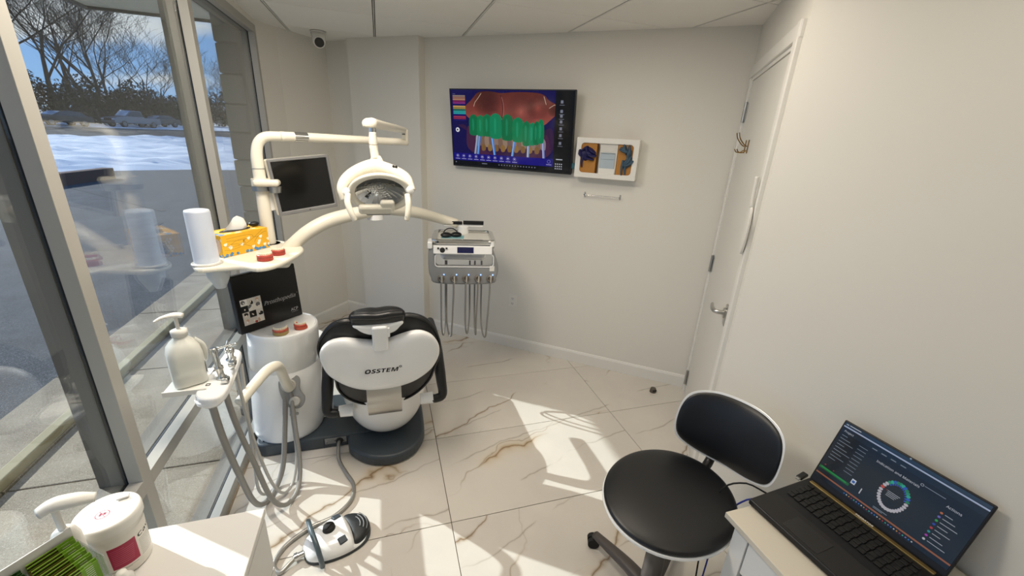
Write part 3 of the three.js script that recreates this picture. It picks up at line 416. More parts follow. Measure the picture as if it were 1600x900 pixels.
// delivery table at the end of its long arm
{
  const O = V(0.482, 0.974, -2.57), turn = -0.17;
  const del = thing('delivery_table', 'grey and white instrument delivery table with five hanging hoses', 'delivery table', [O.x, O.y, O.z], turn); del.scale.setScalar(1.035); del.updateMatrixWorld(true); const inv = del.matrixWorld.clone().invert();
  const w = 0.435;
  const outer = [...rrect(-w / 2, -0.135, w / 2, 0.11, 0.05)], hole = rrect(-w / 2 + 0.045, -0.018, w / 2 - 0.035, 0.058, 0.018).reverse();
  part('front_frame', at(extrude(smoothOutline([[-w / 2 + 0.06, -0.135], [w / 2 - 0.05, -0.135], [w / 2 - 0.008, -0.09], [w / 2, -0.02], [w / 2 - 0.035, 0.09], [w / 2 - 0.06, 0.115], [-w / 2 + 0.025, 0.115], [-w / 2 + 0.004, 0.09], [-w / 2, -0.03], [-w / 2 + 0.012, -0.09]]), 0.05, 0.012, [hole]), 0, 0, -0.03), M.grey, del, 'grey front frame with a wide slot');
  part('slot_trim', at(extrude(rrect(-w / 2 + 0.039, -0.024, w / 2 - 0.029, 0.064, 0.022), 0.006, 0.002, [hole]), 0, 0, 0.017), M.unit, del, 'white trim round the slot');
  const panel = part('control_panel', at(rbox(0.36, 0.052, 0.014, 0.006), -0.005, 0.088, 0.022, -0.25), M.unit, del, 'white keypad strip');
  part('lcd', at(rbox(0.1, 0.036, 0.004, 0.001), 0.01, 0.09, 0.0295, -0.25), mat('#1c1f4a', 0.25), panel, 'dark blue display');
  part('keys', [at(cyl(0.016, 0.016, 0.003, 20), -0.13, 0.088, 0.0295, Math.PI / 2 - 0.25), ...[-0.155, -0.105, 0.075, 0.125].map((x) => at(rbox(0.02, 0.012, 0.004, 0.001), x, 0.08, 0.028, -0.25)), ...[[-0.155, 0.1], [-0.105, 0.1]].map(([x, y]) => at(rbox(0.012, 0.01, 0.004, 0.001), x, y, 0.033, -0.25))], M.rubber, panel, 'black keys');
  const td = 0.3; // top tray
  part('tray_body', [at(rbox(w - 0.03, 0.05, td, 0.024, 4), -0.005, 0.102, -0.03 - td / 2)], M.grey, del, 'grey body under the tray'); part('tray_rim', at(extrude(rrect(-w / 2 + 0.02, 0, w / 2 - 0.02, td + 0.015, 0.045), 0.03, 0.008, [rrect(-w / 2 + 0.055, 0.03, w / 2 - 0.05, td - 0.012, 0.02).reverse()]), 0, 0.118, 0.015, -Math.PI / 2), M.chrome, del, 'polished tray rim');
  part('tray_mat', at(rbox(w - 0.1, 0.006, td - 0.035, 0.002), 0, 0.13, -0.135), mat('#d7d5cf', 0.35), del, 'pale tray insert'); part('tray_end', at(rbox(0.03, 0.045, 0.1, 0.008), -w / 2 + 0.012, 0.115, -0.02), M.unit, del, 'white corner piece'); part('tray_knob', at(cyl(0.014, 0.016, 0.03, 24), w / 2 - 0.042, 0.125, 0.0), M.unit, del);
  part('sticker', at(rbox(0.03, 0.034, 0.001, 0.0004), w / 2 - 0.04, -0.03, 0.0205), M.trim, del, 'white sticker');
  part('rear_body', [at(rbox(0.3, 0.14, 0.12, 0.03, 4), 0, 0.03, -0.24)], M.unit, del, 'white housing behind the frame');
  const xs = [-0.14, -0.062, 0.014, 0.09, 0.166], LED = mat('#cfe4ff', 0.3, 0, { emissive: '#6ea4ff', emissiveIntensity: 1.2 });
  const len = [0.4, 0.41, 0.39, 0.4, 0.42], back = [0.016, -0.035, 0.022, -0.008, -0.03];
  xs.forEach((x, i) => {
    const hk = part('instrument_holder', [at(new THREE.TorusGeometry(0.016, 0.007, 10, 24), x, -0.095, 0.028), at(cyl(0.02, 0.024, 0.03, 20), x, -0.095, 0.012, Math.PI / 2)], M.aluDark, del, 'dark round instrument holder');
    part('handpiece', [at(cyl(0.009, 0.007, 0.06, 14), x + 0.003, -0.1, 0.034, 0.3)], M.chrome, hk, 'metal handpiece tail'); part('holder_light', at(ball(0.005), x + 0.018, -0.072, 0.022), LED, hk, 'tiny blue light');
    const yb = -0.12 - len[i], bx = x + back[i] * 1.4;
    part('hose', tube([[x, -0.12, 0.034], [x, -0.2, 0.03], [x - 0.004 + back[i] * 0.2, yb + 0.1, 0.01], [x + back[i] * 0.5, yb + 0.012, -0.02], [x + back[i], yb + 0.02, -0.06], [bx, yb + 0.12, -0.11], [bx, -0.2, -0.16], [bx, -0.04, -0.19]], 0.0058, 70, 10), M.hose, del, 'grey instrument hose in a long loop');
  });
  part('arm_head', [at(rbox(0.27, 0.028, 0.1, 0.01, 3), 0.0, 0.188, -0.3), at(cyl(0.035, 0.04, 0.1, 24), 0.0, 0.13, -0.26)], M.unit, del, 'white head of the arm'); part('head_panel', [at(rbox(0.12, 0.022, 0.012, 0.003), -0.068, 0.203, -0.248), at(rbox(0.136, 0.026, 0.012, 0.003), 0.066, 0.206, -0.248)], M.black, del, 'glossy black strip'); 
  const arm = del, apart = (n, g, m, l, p = del) => part(n, merge([].concat(g)).applyMatrix4(inv), m, p, l);
  const lower = apart('swing_arm', sweep([[-0.5, 1.14, -2.3], [-0.44, 1.195, -2.3], [-0.37, 1.25, -2.315], [-0.28, 1.295, -2.35], [-0.17, 1.318, -2.405], [-0.06, 1.328, -2.47]], [0.03, 0.034, 0.036, 0.036, 0.036, 0.034], 60, 20), M.unitWarm, 'long curved lower arm from the column');
  apart('arm_joint', [at(cyl(0.04, 0.044, 0.1, 28), -0.045, 1.33, -2.48), ball(0.042, -0.045, 1.38, -2.48, 1, 0.5, 1)], M.unit, 'round joint', lower); apart('arm_beam', sweep([[-0.05, 1.335, -2.49], [0.02, 1.322, -2.58], [0.2, 1.275, -2.72], [0.37, 1.21, -2.85], [0.49, 1.172, -2.86]], [0.034, 0.036, 0.036, 0.034, 0.032], 50, 18), M.unitWarm, 'straight outer beam'); apart('arm_bolt', [at(cyl(0.012, 0.012, 0.012, 18), 0.0, 1.33, -2.52, Math.PI / 2)], M.hose, 'small bolt', lower);
}
function smoothOutline(pts) { return new THREE.Shape(smoothLoop(pts, 80).map((p) => V2(...p))); }

// ---------------------------------------------------------------- dental chair seen from behind
{
  const ch = thing('dental_chair', 'white and black dental chair seen from behind its backrest', 'dental chair', [-0.05, 0, -2.2]);
  const w = (g) => g.translate(0.05, 0, 2.2);
  part('base', w(extrude(new THREE.Shape(smoothLoop([[-0.265, 2.13], [-0.225, 2.035], [-0.145, 1.965], [-0.06, 1.94], [0.02, 1.945], [0.1, 1.99], [0.155, 2.08], [0.172, 2.19], [0.17, 2.5], [0.12, 2.7], [-0.2, 2.7], [-0.26, 2.5]], 80).map((p) => V2(...p))), 0.07, 0.02, [], 4).rotateX(-Math.PI / 2)), M.slate, ch, 'slate grey oval foot');
  // white under-seat bowl
  const bowl = lathe([...Array(18)].map((_, i) => { const a = -Math.PI / 2 + i / 17 * Math.PI * 0.52; return [Math.max(1e-4, Math.pow(Math.max(0, Math.cos(a)), 0.7) * 0.245), Math.sin(a) * 0.37]; }).concat([[0.22, 0.03], [0, 0.03]]), 56);
  part('seat_shell', w(bowl.translate(-0.045, 0.435, -2.245)), M.unit, ch, 'glossy white bowl under the seat');
  part('seat_cushion', w(at(rbox(0.48, 0.1, 0.72, 0.045, 5), -0.045, 0.42, -2.5)), M.vinyl, ch, 'black upholstered seat'); part('leg_rest', w(at(rbox(0.44, 0.08, 0.4, 0.036, 5).rotateX(-0.75), -0.045, 0.27, -2.95)), M.vinyl, ch, 'black upholstered leg rest');
  // backrest in its own tilted frame
  const tilt = 0.244, bk = (g, z = 0) => { g.translate(0, 0, z); g.rotateX(tilt); return g.translate(-0.045 + 0.05, 0.62, -1.93 + 2.2); };
  const shell = [[-0.276, 0.143], [-0.257, 0.19], [-0.22, 0.222], [-0.168, 0.231], [-0.108, 0.219], [-0.047, 0.206], [0.007, 0.2], [0.05, 0.209], [0.09, 0.224], [0.147, 0.24], [0.194, 0.238], [0.242, 0.207], [0.273, 0.152], [0.282, 0.097], [0.27, 0.043], [0.245, -0.01], [0.204, -0.054], [0.152, -0.09], [0.091, -0.112], [0.03, -0.121], [-0.029, -0.121], [-0.078, -0.117], [-0.125, -0.102], [-0.17, -0.075], [-0.212, -0.037], [-0.252, 0.017], [-0.271, 0.079]];
  const cush = [[-0.289, 0.145], [-0.265, 0.216], [-0.216, 0.276], [-0.154, 0.299], [-0.1, 0.285], [-0.007, 0.27], [0.066, 0.295], [0.103, 0.305], [0.158, 0.302], [0.215, 0.274], [0.254, 0.226], [0.285, 0.151], [0.295, 0.083], [0.283, 0], [0.264, -0.07], [0.248, -0.128], [0.206, -0.198], [0.152, -0.251], [0.093, -0.28], [-0.008, -0.288], [-0.099, -0.279], [-0.157, -0.247], [-0.202, -0.2], [-0.229, -0.136], [-0.235, -0.063], [-0.271, 0.026]];
  const cu = part('backrest', bk(pillow(cush, 0.045, 0.075, 110, 12, 0.42), -0.05), M.vinyl, ch, 'black upholstered backrest');
  part('backrest_piping', bk(new THREE.TubeGeometry(new THREE.CatmullRomCurve3(cush.map((p) => V(p[0] * 0.985, p[1] * 0.985, 0)), true), 120, 0.006, 8, true), -0.035), M.black, cu, 'stitched edge');
  const sh = part('backrest_shell', bk(pillow(shell, 0.042, 0.03, 110, 14, 0.32), 0.004), M.unit, ch, 'bean-shaped glossy white back shell');
  // lettering on the shell
  const tg = new TextGeometry('OSSTEM', { font, size: 0.026, depth: 0.002, curveSegments: 4, bevelEnabled: false }); tg.computeBoundingBox(); const tw = tg.boundingBox.max.x; tg.translate(-tw / 2, 0, 0); tg.scale(0.158 / tw, 1, 1); tg.applyMatrix4(new THREE.Matrix4().makeShear(0, 0, 0.25, 0, 0, 0)); tg.translate(-0.008, 0.028, 0.0445);
  part('lettering', [bk(tg), bk(at(new THREE.TorusGeometry(0.0055, 0.0015, 6, 20), 0.086, 0.056, 0.045))], M.rubber, sh, 'black maker lettering');
  // headrest
  const hp = part('headrest', bk(pillow([[-0.131, 0.353], [-0.112, 0.371], [-0.061, 0.379], [-0.012, 0.374], [0.051, 0.381], [0.095, 0.376], [0.117, 0.359], [0.118, 0.336], [0.102, 0.312], [-0.006, 0.306], [-0.118, 0.31], [-0.126, 0.329]], 0.035, 0.06, 90, 10, 0.45), -0.012).translate(0, -0.012, 0), M.vinyl, ch, 'black headrest pad');
  part('headrest_roll', bk(sweep([[-0.122, 0.347, 0], [-0.06, 0.352, 0.01], [-0.01, 0.349, 0.012], [0.05, 0.354, 0.01], [0.108, 0.35, 0]], [0.014, 0.017, 0.016, 0.017, 0.014], 40, 14), 0.0), M.vinyl, hp, 'rounded lower edge of the pad');
  part('headrest_plate', bk(pillow([[-0.112, 0.308], [-0.005, 0.312], [0.103, 0.312], [0.091, 0.284], [0.063, 0.256], [0.009, 0.245], [-0.044, 0.25], [-0.078, 0.266], [-0.101, 0.289]], 0.02, 0.02, 80, 8, 0.35), 0.012), M.unit, hp, 'white plate under the headrest');
  part('headrest_bracket', bk(at(rbox(0.072, 0.148, 0.03, 0.012, 3), 0, 0.235, 0.03)), M.unit, hp, 'white neck bracket'); part('headrest_clip', bk(at(rbox(0.012, 0.055, 0.03, 0.005), 0.039, 0.27, 0.026)), M.unit, hp);
  // steel hinge plate and black arm rests
  part('hinge_plate', w((() => { const g = new THREE.BoxGeometry(0.172, 0.196, 0.006, 2, 16, 1), p = g.attributes.position; for (let i = 0; i < p.count; i++) p.setZ(i, p.getZ(i) - 2.6 * (p.getY(i) - 0.02) ** 2); g.computeVertexNormals(); return g.translate(-0.045, 0.431, -1.932); })()), M.steel, ch, 'polished steel hinge plate');
  for (const s of [-1, 1]) {
    const x = -0.035 + s * 0.298, y0 = s < 0 ? 0.31 : 0.325;
    part('armrest', w(sweep([[x - s * 0.055, y0 + 0.02, -2.03], [x - s * 0.03, y0 + 0.018, -2.03], [x + s * 0.005, y0 + 0.035, -2.035], [x, y0 + 0.12, -2.05], [x - s * 0.01, y0 + 0.22, -2.08], [x - s * 0.012, y0 + 0.27, -2.14], [x - s * 0.012, y0 + 0.285, -2.25], [x - s * 0.012, y0 + 0.285, -2.5]], [0.024, 0.026, 0.03, 0.031, 0.03, 0.029, 0.028, 0.026], 70, 16)), M.black, ch, 'black padded arm rest');
    part('arm_socket', w(at(cyl(0.03, 0.034, 0.07, 24), x - s * 0.085, y0 + 0.02, -2.04, 0, 0, Math.PI / 2)), M.unit, ch, 'white arm socket');
  }
}

// ---------------------------------------------------------------- assistant's holder and its hoses
{
  const O = [-0.63, 0.85, -1.66], h = thing('assistant_holder', 'white instrument holder with chrome fittings beside the window', 'holder', O);
  const top = new THREE.Shape(smoothLoop([[-0.675, 1.545], [-0.66, 1.49], [-0.62, 1.465], [-0.585, 1.475], [-0.575, 1.53], [-0.585, 1.65], [-0.6, 1.78], [-0.615, 1.83], [-0.66, 1.84], [-0.668, 1.76], [-0.672, 1.65]], 70).map((p) => V2(...p)));
  wpart('holder_body', extrude(top, 0.035, 0.01, [], 3).rotateX(-Math.PI / 2).translate(0, 0.815, 0), M.unit, h, 'long rounded white body'); wpart('holder_nose', at(lathe([[0, 0], [0.03, 0.004], [0.045, 0.02], [0.048, 0.04], [0, 0.04]], 36), -0.628, 0.79, -1.52), M.unit, h, 'rounded white underside');
  wpart('square_mark', at(extrude(rrect(-0.007, -0.007, 0.007, 0.007, 0.001), 0.001, 0, [rrect(-0.005, -0.005, 0.005, 0.005, 0.001).reverse()]), -0.645, 0.851, -1.56, -Math.PI / 2), M.rubber, h);
  // chrome valves
  const valve = (x, z, hh, tilt) => { const g = [at(lathe([[0, 0], [0.018, 0], [0.018, 0.008], [0.011, 0.014], [0.011, 0.035], [0.015, 0.04], [0.015, 0.05], [0.01, 0.055], [0.01, hh - 0.03], [0.013, hh - 0.025], [0.013, hh - 0.005], [0.009, hh], [0, hh]], 24), 0, 0, 0, tilt[0], 0, tilt[1])]; return g.map((q) => q.translate(x, 0.848, z)); };
  wpart('suction_valve', valve(-0.612, -1.6, 0.125, [-0.1, 0.12]), M.chrome, h, 'tall chrome suction valve'); wpart('suction_valve', valve(-0.622, -1.74, 0.06, [0.1, -0.1]), M.chrome, h, 'short chrome valve'); 
  wpart('valve_lever', [rod([-0.66, 0.905, -1.745], [-0.6, 0.915, -1.75], 0.005), rod([-0.63, 0.9, -1.72], [-0.635, 0.915, -1.78], 0.005), ball(0.007, -0.66, 0.905, -1.745), ball(0.007, -0.6, 0.915, -1.75)], M.chrome, h, 'cross-shaped chrome handle'); wpart('air_syringe', [...[[-0.59, -1.66], [-0.6, -1.69]].map(([x, z]) => at(cyl(0.008, 0.01, 0.05, 16), x, 0.87, z, 0.4, 0, -0.5)), at(rbox(0.024, 0.02, 0.03, 0.006), -0.585, 0.885, -1.64), ], M.chrome, h, 'chrome syringe block'); wpart('chrome_rest', at(rbox(0.024, 0.02, 0.03, 0.006), -0.59, 0.862, -1.565), M.chrome, h);
  // four fat hoses looping to the floor and up to the column
  const hoses = [
    [[-0.64, 0.79, -1.54], [-0.64, 0.6, -1.57], [-0.645, 0.35, -1.65], [-0.65, 0.12, -1.74], [-0.635, 0.025, -1.8], [-0.6, 0.025, -1.87], [-0.565, 0.1, -1.95], [-0.55, 0.28, -2.04], [-0.54, 0.42, -2.09], [-0.535, 0.48, -2.105]],
    [[-0.615, 0.815, -1.6], [-0.61, 0.62, -1.63], [-0.595, 0.36, -1.69], [-0.57, 0.12, -1.73], [-0.53, 0.025, -1.77], [-0.49, 0.025, -1.85], [-0.485, 0.1, -1.95], [-0.5, 0.28, -2.03], [-0.51, 0.42, -2.085], [-0.515, 0.47, -2.1]],
    [[-0.6, 0.815, -1.7], [-0.597, 0.62, -1.71], [-0.595, 0.38, -1.75], [-0.58, 0.13, -1.81], [-0.55, 0.025, -1.85], [-0.52, 0.025, -1.92], [-0.505, 0.12, -1.99], [-0.515, 0.3, -2.06], [-0.52, 0.42, -2.095], [-0.522, 0.46, -2.105]],
    [[-0.6, 0.815, -1.77], [-0.61, 0.6, -1.77], [-0.63, 0.3, -1.79], [-0.645, 0.1, -1.82], [-0.63, 0.02, -1.87], [-0.595, 0.02, -1.94], [-0.57, 0.1, -2.01], [-0.56, 0.28, -2.07], [-0.55, 0.4, -2.105], [-0.545, 0.44, -2.11]]];
  [0.0125, 0.011, 0.007, 0.007].forEach((r, i) => wpart('suction_hose', tube(hoses[i], r, 90, 12), i < 2 ? M.hose : M.hoseLight, h, 'grey ribbed suction hose'));
  // shelf for the bottle
  wpart('bottle_shelf', extrude(rrect(-0.775, 1.53, -0.64, 1.69, 0.012), 0.008, 0.002).rotateX(-Math.PI / 2).translate(0, 0.842, 0), M.plastic, h, 'flat white shelf plate'); wpart('shelf_lip', at(rbox(0.135, 0.02, 0.006, 0.002), -0.7075, 0.845, -1.53), M.plastic, h);
}
{ // pump bottle on that shelf
  const b = thing('pump_bottle', 'white pump bottle of hand sanitizer on the window shelf', 'bottle', [-0.712, 0.85, -1.6], 0.5);
  const hdpe = mat('#e6e6df', 0.42, 0, { transmission: 0.25, thickness: 0 });
  const ring = (w, d, y, r) => rrect(-w / 2, -d / 2, w / 2, d / 2, r, 5).map(([x, z]) => [x, y, z]);
  const rings = [ring(0.08, 0.08, 0, 0.02), ring(0.1, 0.098, 0.006, 0.024), ring(0.102, 0.1, 0.09, 0.024), ring(0.102, 0.1, 0.12, 0.026), ring(0.094, 0.094, 0.145, 0.032), ring(0.07, 0.072, 0.165, 0.03), ring(0.046, 0.046, 0.178, 0.022), ring(0.04, 0.04, 0.19, 0.0199), ring(0.001, 0.001, 0.19, 0.0004)];
  const P = rings.flat(2), n = rings[0].length, I = []; for (let k = 0; k < rings.length - 1; k++) for (let j = 0; j < n; j++) { const a = k * n + j, c = k * n + (j + 1) % n; I.push(a, a + n, c, c, a + n, c + n); } for (let j = 1; j < n - 1; j++) I.push(0, j, j + 1);
  const g = new THREE.BufferGeometry(); g.setAttribute('position', new THREE.Float32BufferAttribute(P, 3)); g.setIndex(I); g.setAttribute('uv', new THREE.Float32BufferAttribute(new Float32Array(P.length / 3 * 2), 2)); g.computeVertexNormals();
  part('bottle_body', toCreasedNormals(g, 0.7), hdpe, b, 'milky white body'); part('bottle_grip', tube([[0.044, 0.06, 0.0], [0.058, 0.085, 0.0], [0.058, 0.13, 0.0], [0.034, 0.165, 0.0]], 0.009, 24, 10), hdpe, b, 'moulded grip');
  part('pump_cap', at(lathe([[0, 0], [0.024, 0], [0.025, 0.02], [0.012, 0.026], [0, 0.026]], 28), 0, 0.188, 0), M.plastic, b, 'white screw cap'); part('pump_stem', at(cyl(0.006, 0.006, 0.05, 14), 0, 0.235, 0), M.plastic, b); part('pump_nozzle', sweep([[0.02, 0.262, 0.01], [0, 0.265, 0], [-0.035, 0.263, -0.005], [-0.058, 0.252, -0.008]], [0.012, 0.013, 0.008, 0.006], 24, 12, 0.7), M.plastic, b, 'white pump spout');
  part('bottle_label', at(rbox(0.002, 0.05, 0.06, 0.0008), 0.051, 0.06, 0.012), mat('#c9ccd0', 0.4), b, 'pale label');
}

// foot control
{
  const f = thing('foot_control', 'white and black foot pedal with a teal-grey hoop on the sunlit floor', 'foot pedal', [-0.28, 0, -1.53], 0.36);
  const egg = (k) => smoothLoop([[-0.135 * k, 0], [-0.12 * k, 0.055 * k], [-0.05 * k, 0.09 * k], [0.04 * k, 0.1 * k], [0.115 * k, 0.075 * k], [0.145 * k, 0], [0.115 * k, -0.075 * k], [0.04 * k, -0.1 * k], [-0.05 * k, -0.09 * k], [-0.12 * k, -0.055 * k]], 70);
  part('pedal_base', extrude(new THREE.Shape(egg(1.02).map((p) => V2(...p))), 0.016, 0.004).rotateX(-Math.PI / 2), M.slateDark, f, 'dark rubber base');
  const dome = pillow(egg(1), 0.058, 0.001, 80, 12, 0.38).rotateX(-Math.PI / 2).translate(0, 0.014, 0);
  { const p = dome.attributes.position; for (let i = 0; i < p.count; i++) if (p.getX(i) > 0.035 && p.getY(i) > 0.016) { const k = clamp((p.getX(i) - 0.035) / 0.03, 0, 1); p.setX(i, 0.035 + (p.getX(i) - 0.035) * (1 - 0.72 * k)); } dome.computeVertexNormals(); }
  part('pedal_cover', dome, M.unit, f, 'white domed cover');
  const tr = part('treadle', pillow([[0.055, 0.085], [0.1, 0.075], [0.14, 0.035], [0.146, 0], [0.14, -0.035], [0.1, -0.075], [0.055, -0.085], [0.045, -0.03], [0.045, 0.03]], 0.034, 0.005, 60, 8, 0.3).rotateX(-Math.PI / 2).translate(0, 0.018, 0), mat('#1d2023', 0.5), f, 'black treadle');
  for (let k = 0; k < 3; k++) part('tread_rib', new THREE.TubeGeometry(curve([...Array(7)].map((_, i) => { const a = -0.7 + 1.4 * i / 6, r = 0.045 + k * 0.017; return [0.068 + Math.cos(a) * r * 0.85, 0.0535 - k * 0.004, Math.sin(a) * r]; })), 24, 0.0022, 6), M.grey, tr, 'curved rib');
  part('selector_knob', [at(lathe([[0, 0.02], [0.024, 0.02], [0.028, 0.0], [0, 0]], 30), -0.022, 0.066, -0.018), at(rbox(0.04, 0.008, 0.012, 0.003), -0.022, 0.088, -0.018, 0, 0.6)], M.rubber, f, 'black selector knob');
  for (const [x, z, r] of [[0.012, 0.062, 0.3], [0.022, -0.07, -0.3]]) part('foot_button', at(rbox(0.036, 0.016, 0.032, 0.005), x, 0.058, z, r, 0.2, -0.15), M.slate, f, 'grey foot button');
  part('hoop', tube([[-0.085, 0.012, 0.1], [-0.088, 0.06, 0.1], [-0.092, 0.11, 0.072], [-0.095, 0.128, 0], [-0.092, 0.11, -0.072], [-0.088, 0.06, -0.1], [-0.085, 0.012, -0.1]], 0.0105, 60, 14), mat('#4c5a62', 0.35), f, 'teal-grey lifting hoop'); part('hose_coupling', [at(cyl(0.013, 0.013, 0.04, 20), -0.155, 0.022, 0.0, 0, 0, Math.PI / 2), at(cyl(0.017, 0.017, 0.014, 20), -0.165, 0.022, 0, 0, 0, Math.PI / 2)], M.chrome, f, 'metal coupling');
  const hz = thing('pedal_hose', 'silver hose curling over the floor from plinth to foot pedal', 'hose', [-0.315, 0, -2.16]);
  wpart('hose_tube', tube([[-0.315, 0.045, -2.165], [-0.318, 0.038, -2.12], [-0.31, 0.012, -2.04], [-0.265, 0.011, -1.93], [-0.225, 0.011, -1.84], [-0.23, 0.011, -1.74], [-0.3, 0.011, -1.66], [-0.4, 0.011, -1.62], [-0.49, 0.011, -1.55], [-0.52, 0.011, -1.47], [-0.49, 0.011, -1.425], [-0.46, 0.016, -1.45], [-0.435, 0.022, -1.472]], 0.0095, 140, 12), mat('#a5a29c', 0.3, 0.6), hz, 'grey metallic sheath'); wpart('hose_grommet', at(lathe([[0.01, 0], [0.02, 0], [0.018, 0.012], [0.01, 0.014]], 24), -0.315, 0.045, -2.168, Math.PI / 2), M.rubber, hz, 'black grommet');
}

// ---------------------------------------------------------------- things on the cup tray and column
{ const c = thing('cup', 'tall translucent white cylinder standing in the tray ring', 'cup', [-0.735, 1.181, -2.015]);
  part('cup_wall', lathe([[0.034, 0], [0.045, 0.0], [0.046, 0.01], [0.0455, 0.22], [0.043, 0.228], [0.036, 0.23], [0.0, 0.23]], 40), mat('#e8edf6', 0.4, 0, { transmission: 0.45, thickness: 0 }), c, 'milky tube'); part('cup_base', lathe([[0, 0], [0.047, 0], [0.047, 0.008], [0, 0.008]], 40), M.plastic, c); }
{ const t = thing('tissue_box', 'yellow printed tissue box with a white tissue on the tray', 'tissue box', [-0.672, 1.181, -2.222], -0.66);
  const draw = (seed, side) => canvasTex(512, 256, (g, w, h) => { const R = rng(seed); g.fillStyle = '#e3ac22'; g.fillRect(0, 0, w, h); g.fillStyle = '#4a86b8'; for (let i = 0; i < 26; i++) { g.beginPath(); g.arc(R() * w, h - 6 - R() * 26, 8 + R() * 12, 0, 7); g.fill(); } g.fillStyle = '#f4ecd8'; for (let i = 0; i < 12; i++) { const x = R() * w, y = 40 + R() * (h - 90); g.beginPath(); g.arc(x, y, 13, 0, 7); g.arc(x + 14, y - 5, 11, 0, 7); g.arc(x + 6, y + 10, 12, 0, 7); g.fill(); } g.strokeStyle = '#5a3d10'; g.lineWidth = 2; for (let i = 0; i < 6; i++) { g.beginPath(); g.moveTo(R() * w, R() * h); g.bezierCurveTo(R() * w, R() * h, R() * w, R() * h, R() * w, R() * h); g.stroke(); } if (side) { g.fillStyle = '#3b2a10'; g.font = 'italic 40px serif'; g.fillText('R', 215, 120); g.fillRect(190, 128, 60, 3); } else { g.fillStyle = '#d8b8a0'; g.beginPath(); g.ellipse(350, 150, 150, 90, -0.5, 0, 7); g.fill(); g.fillStyle = '#181512'; g.beginPath(); g.ellipse(300, 130, 120, 52, -0.8, 0, 7); g.fill(); g.fillStyle = '#cfc6b8'; for (let i = 0; i < 14; i++) g.fillRect(230 + R() * 140, 60 + R() * 130, 16, 9); } });
  const mm = (s, e) => mat('#ffffff', 0.6, 0, { map: draw(s, e) }), l = mm(3, true), e = mm(8, false), tp = mm(5, true);
  const b = new THREE.Mesh(box(0.125, 0.1, 0.235), [l, l, tp, tp, e, e]); b.geometry.translate(0, 0.05, 0); b.name = 'carton'; t.add(b);
  part('slot', at(extrude(oval(0, 0, 0.03, 0.075), 0.0012), 0, 0.1, 0, -Math.PI / 2), mat('#2a2722', 0.7), t, 'dark oval opening');
  const g = new THREE.PlaneGeometry(0.11, 0.085, 14, 8), p = g.attributes.position; for (let i = 0; i < p.count; i++) { const x = p.getX(i), y = p.getY(i) + 0.0425; p.setXYZ(i, x * (0.55 + 0.45 * Math.cos(y * 16)) + y * 0.25, 0.1 + y * (0.75 - Math.abs(x) * 4), Math.sin(x * 60) * 0.008 + Math.sin(y * 40 + x * 20) * 0.006); } g.rotateY(Math.PI / 2); g.computeVertexNormals(); part('tissue', g, mat('#f2f0ec', 0.8, 0, { side: THREE.DoubleSide, transmission: 0.3, thickness: 0 }), t, 'white tissue pulled up'); }
{ // dark sunglasses case behind the tissue
  const o = thing('sunglasses', 'pair of dark glasses lying on the tissue box', 'glasses', [-0.632, 1.282, -2.285], 0.6); part('lens', [ball(0.024, -0.024, 0.012, 0, 1, 0.5, 0.7), ball(0.024, 0.026, 0.012, 0, 1, 0.5, 0.7)], M.black, o); part('temple', tube([[-0.05, 0.012, 0], [-0.045, 0.02, -0.03], [-0.01, 0.012, -0.05]], 0.003, 16, 8), M.black, o); }
// denture models
function denture(name, label, pos, turn, baseCol, gumCol, s = 1, closed = false) {
  const o = thing(name, label, 'dental model', pos, turn, 'denture models on the dental unit'), arc = (r, a) => [Math.sin(a) * r * 0.95 * s, -Math.cos(a) * r * s];
  const outline = (r0, r1) => { const q = []; for (let i = 0; i <= 16; i++) { const a = -1.75 + 3.5 * i / 16; q.push(arc(r0, a)); } for (let i = 16; i >= 0; i--) { const a = -1.6 + 3.2 * i / 16; q.push(arc(r1, a)); } return q; };
  part('model_base', extrude(shapeOf(outline(0.03, 0.012)), 0.014 * s, 0.002).rotateX(-Math.PI / 2), mat(baseCol, 0.5), o, 'horseshoe base');
  part('gum', sweep([...Array(13)].map((_, i) => { const a = -1.6 + 3.2 * i / 12, [x, z] = arc(0.024, a); return [x, 0.018 * s, -z]; }), [0.006 * s, 0.0075 * s, 0.006 * s], 40, 10), mat(gumCol, 0.4), o, 'pink gum'); const teeth = mat('#efe3c8', 0.35);
  for (let i = 0; i < 12; i++) { const a = -1.5 + 3 * i / 11, [x, z] = arc(0.025, a); part('tooth', at(rbox(0.006 * s, 0.009 * s, 0.005 * s, 0.002), 0, 0, 0, 0, a, 0).translate(x, 0.027 * s, -z), teeth, o); }
  return o;
}
denture('denture_model', 'pink denture model nearest the tray edge', [-0.52, 1.181, -2.045], 0.2, '#a8382c', '#b0463a', 1.15); denture('denture_model', 'pink denture model behind its twin on the tray', [-0.485, 1.181, -2.135], 0.5, '#a8382c', '#b0463a', 1.05);
denture('denture_model', 'denture on a tan stone base in front of the black box', [-0.52, 0.781, -2.115], 0.15, '#a58e58', '#b8563e', 1.25); denture('denture_model', 'red denture model at the right edge of the column top', [-0.435, 0.781, -2.165], -0.5, '#b8523a', '#b84a36', 1.15);
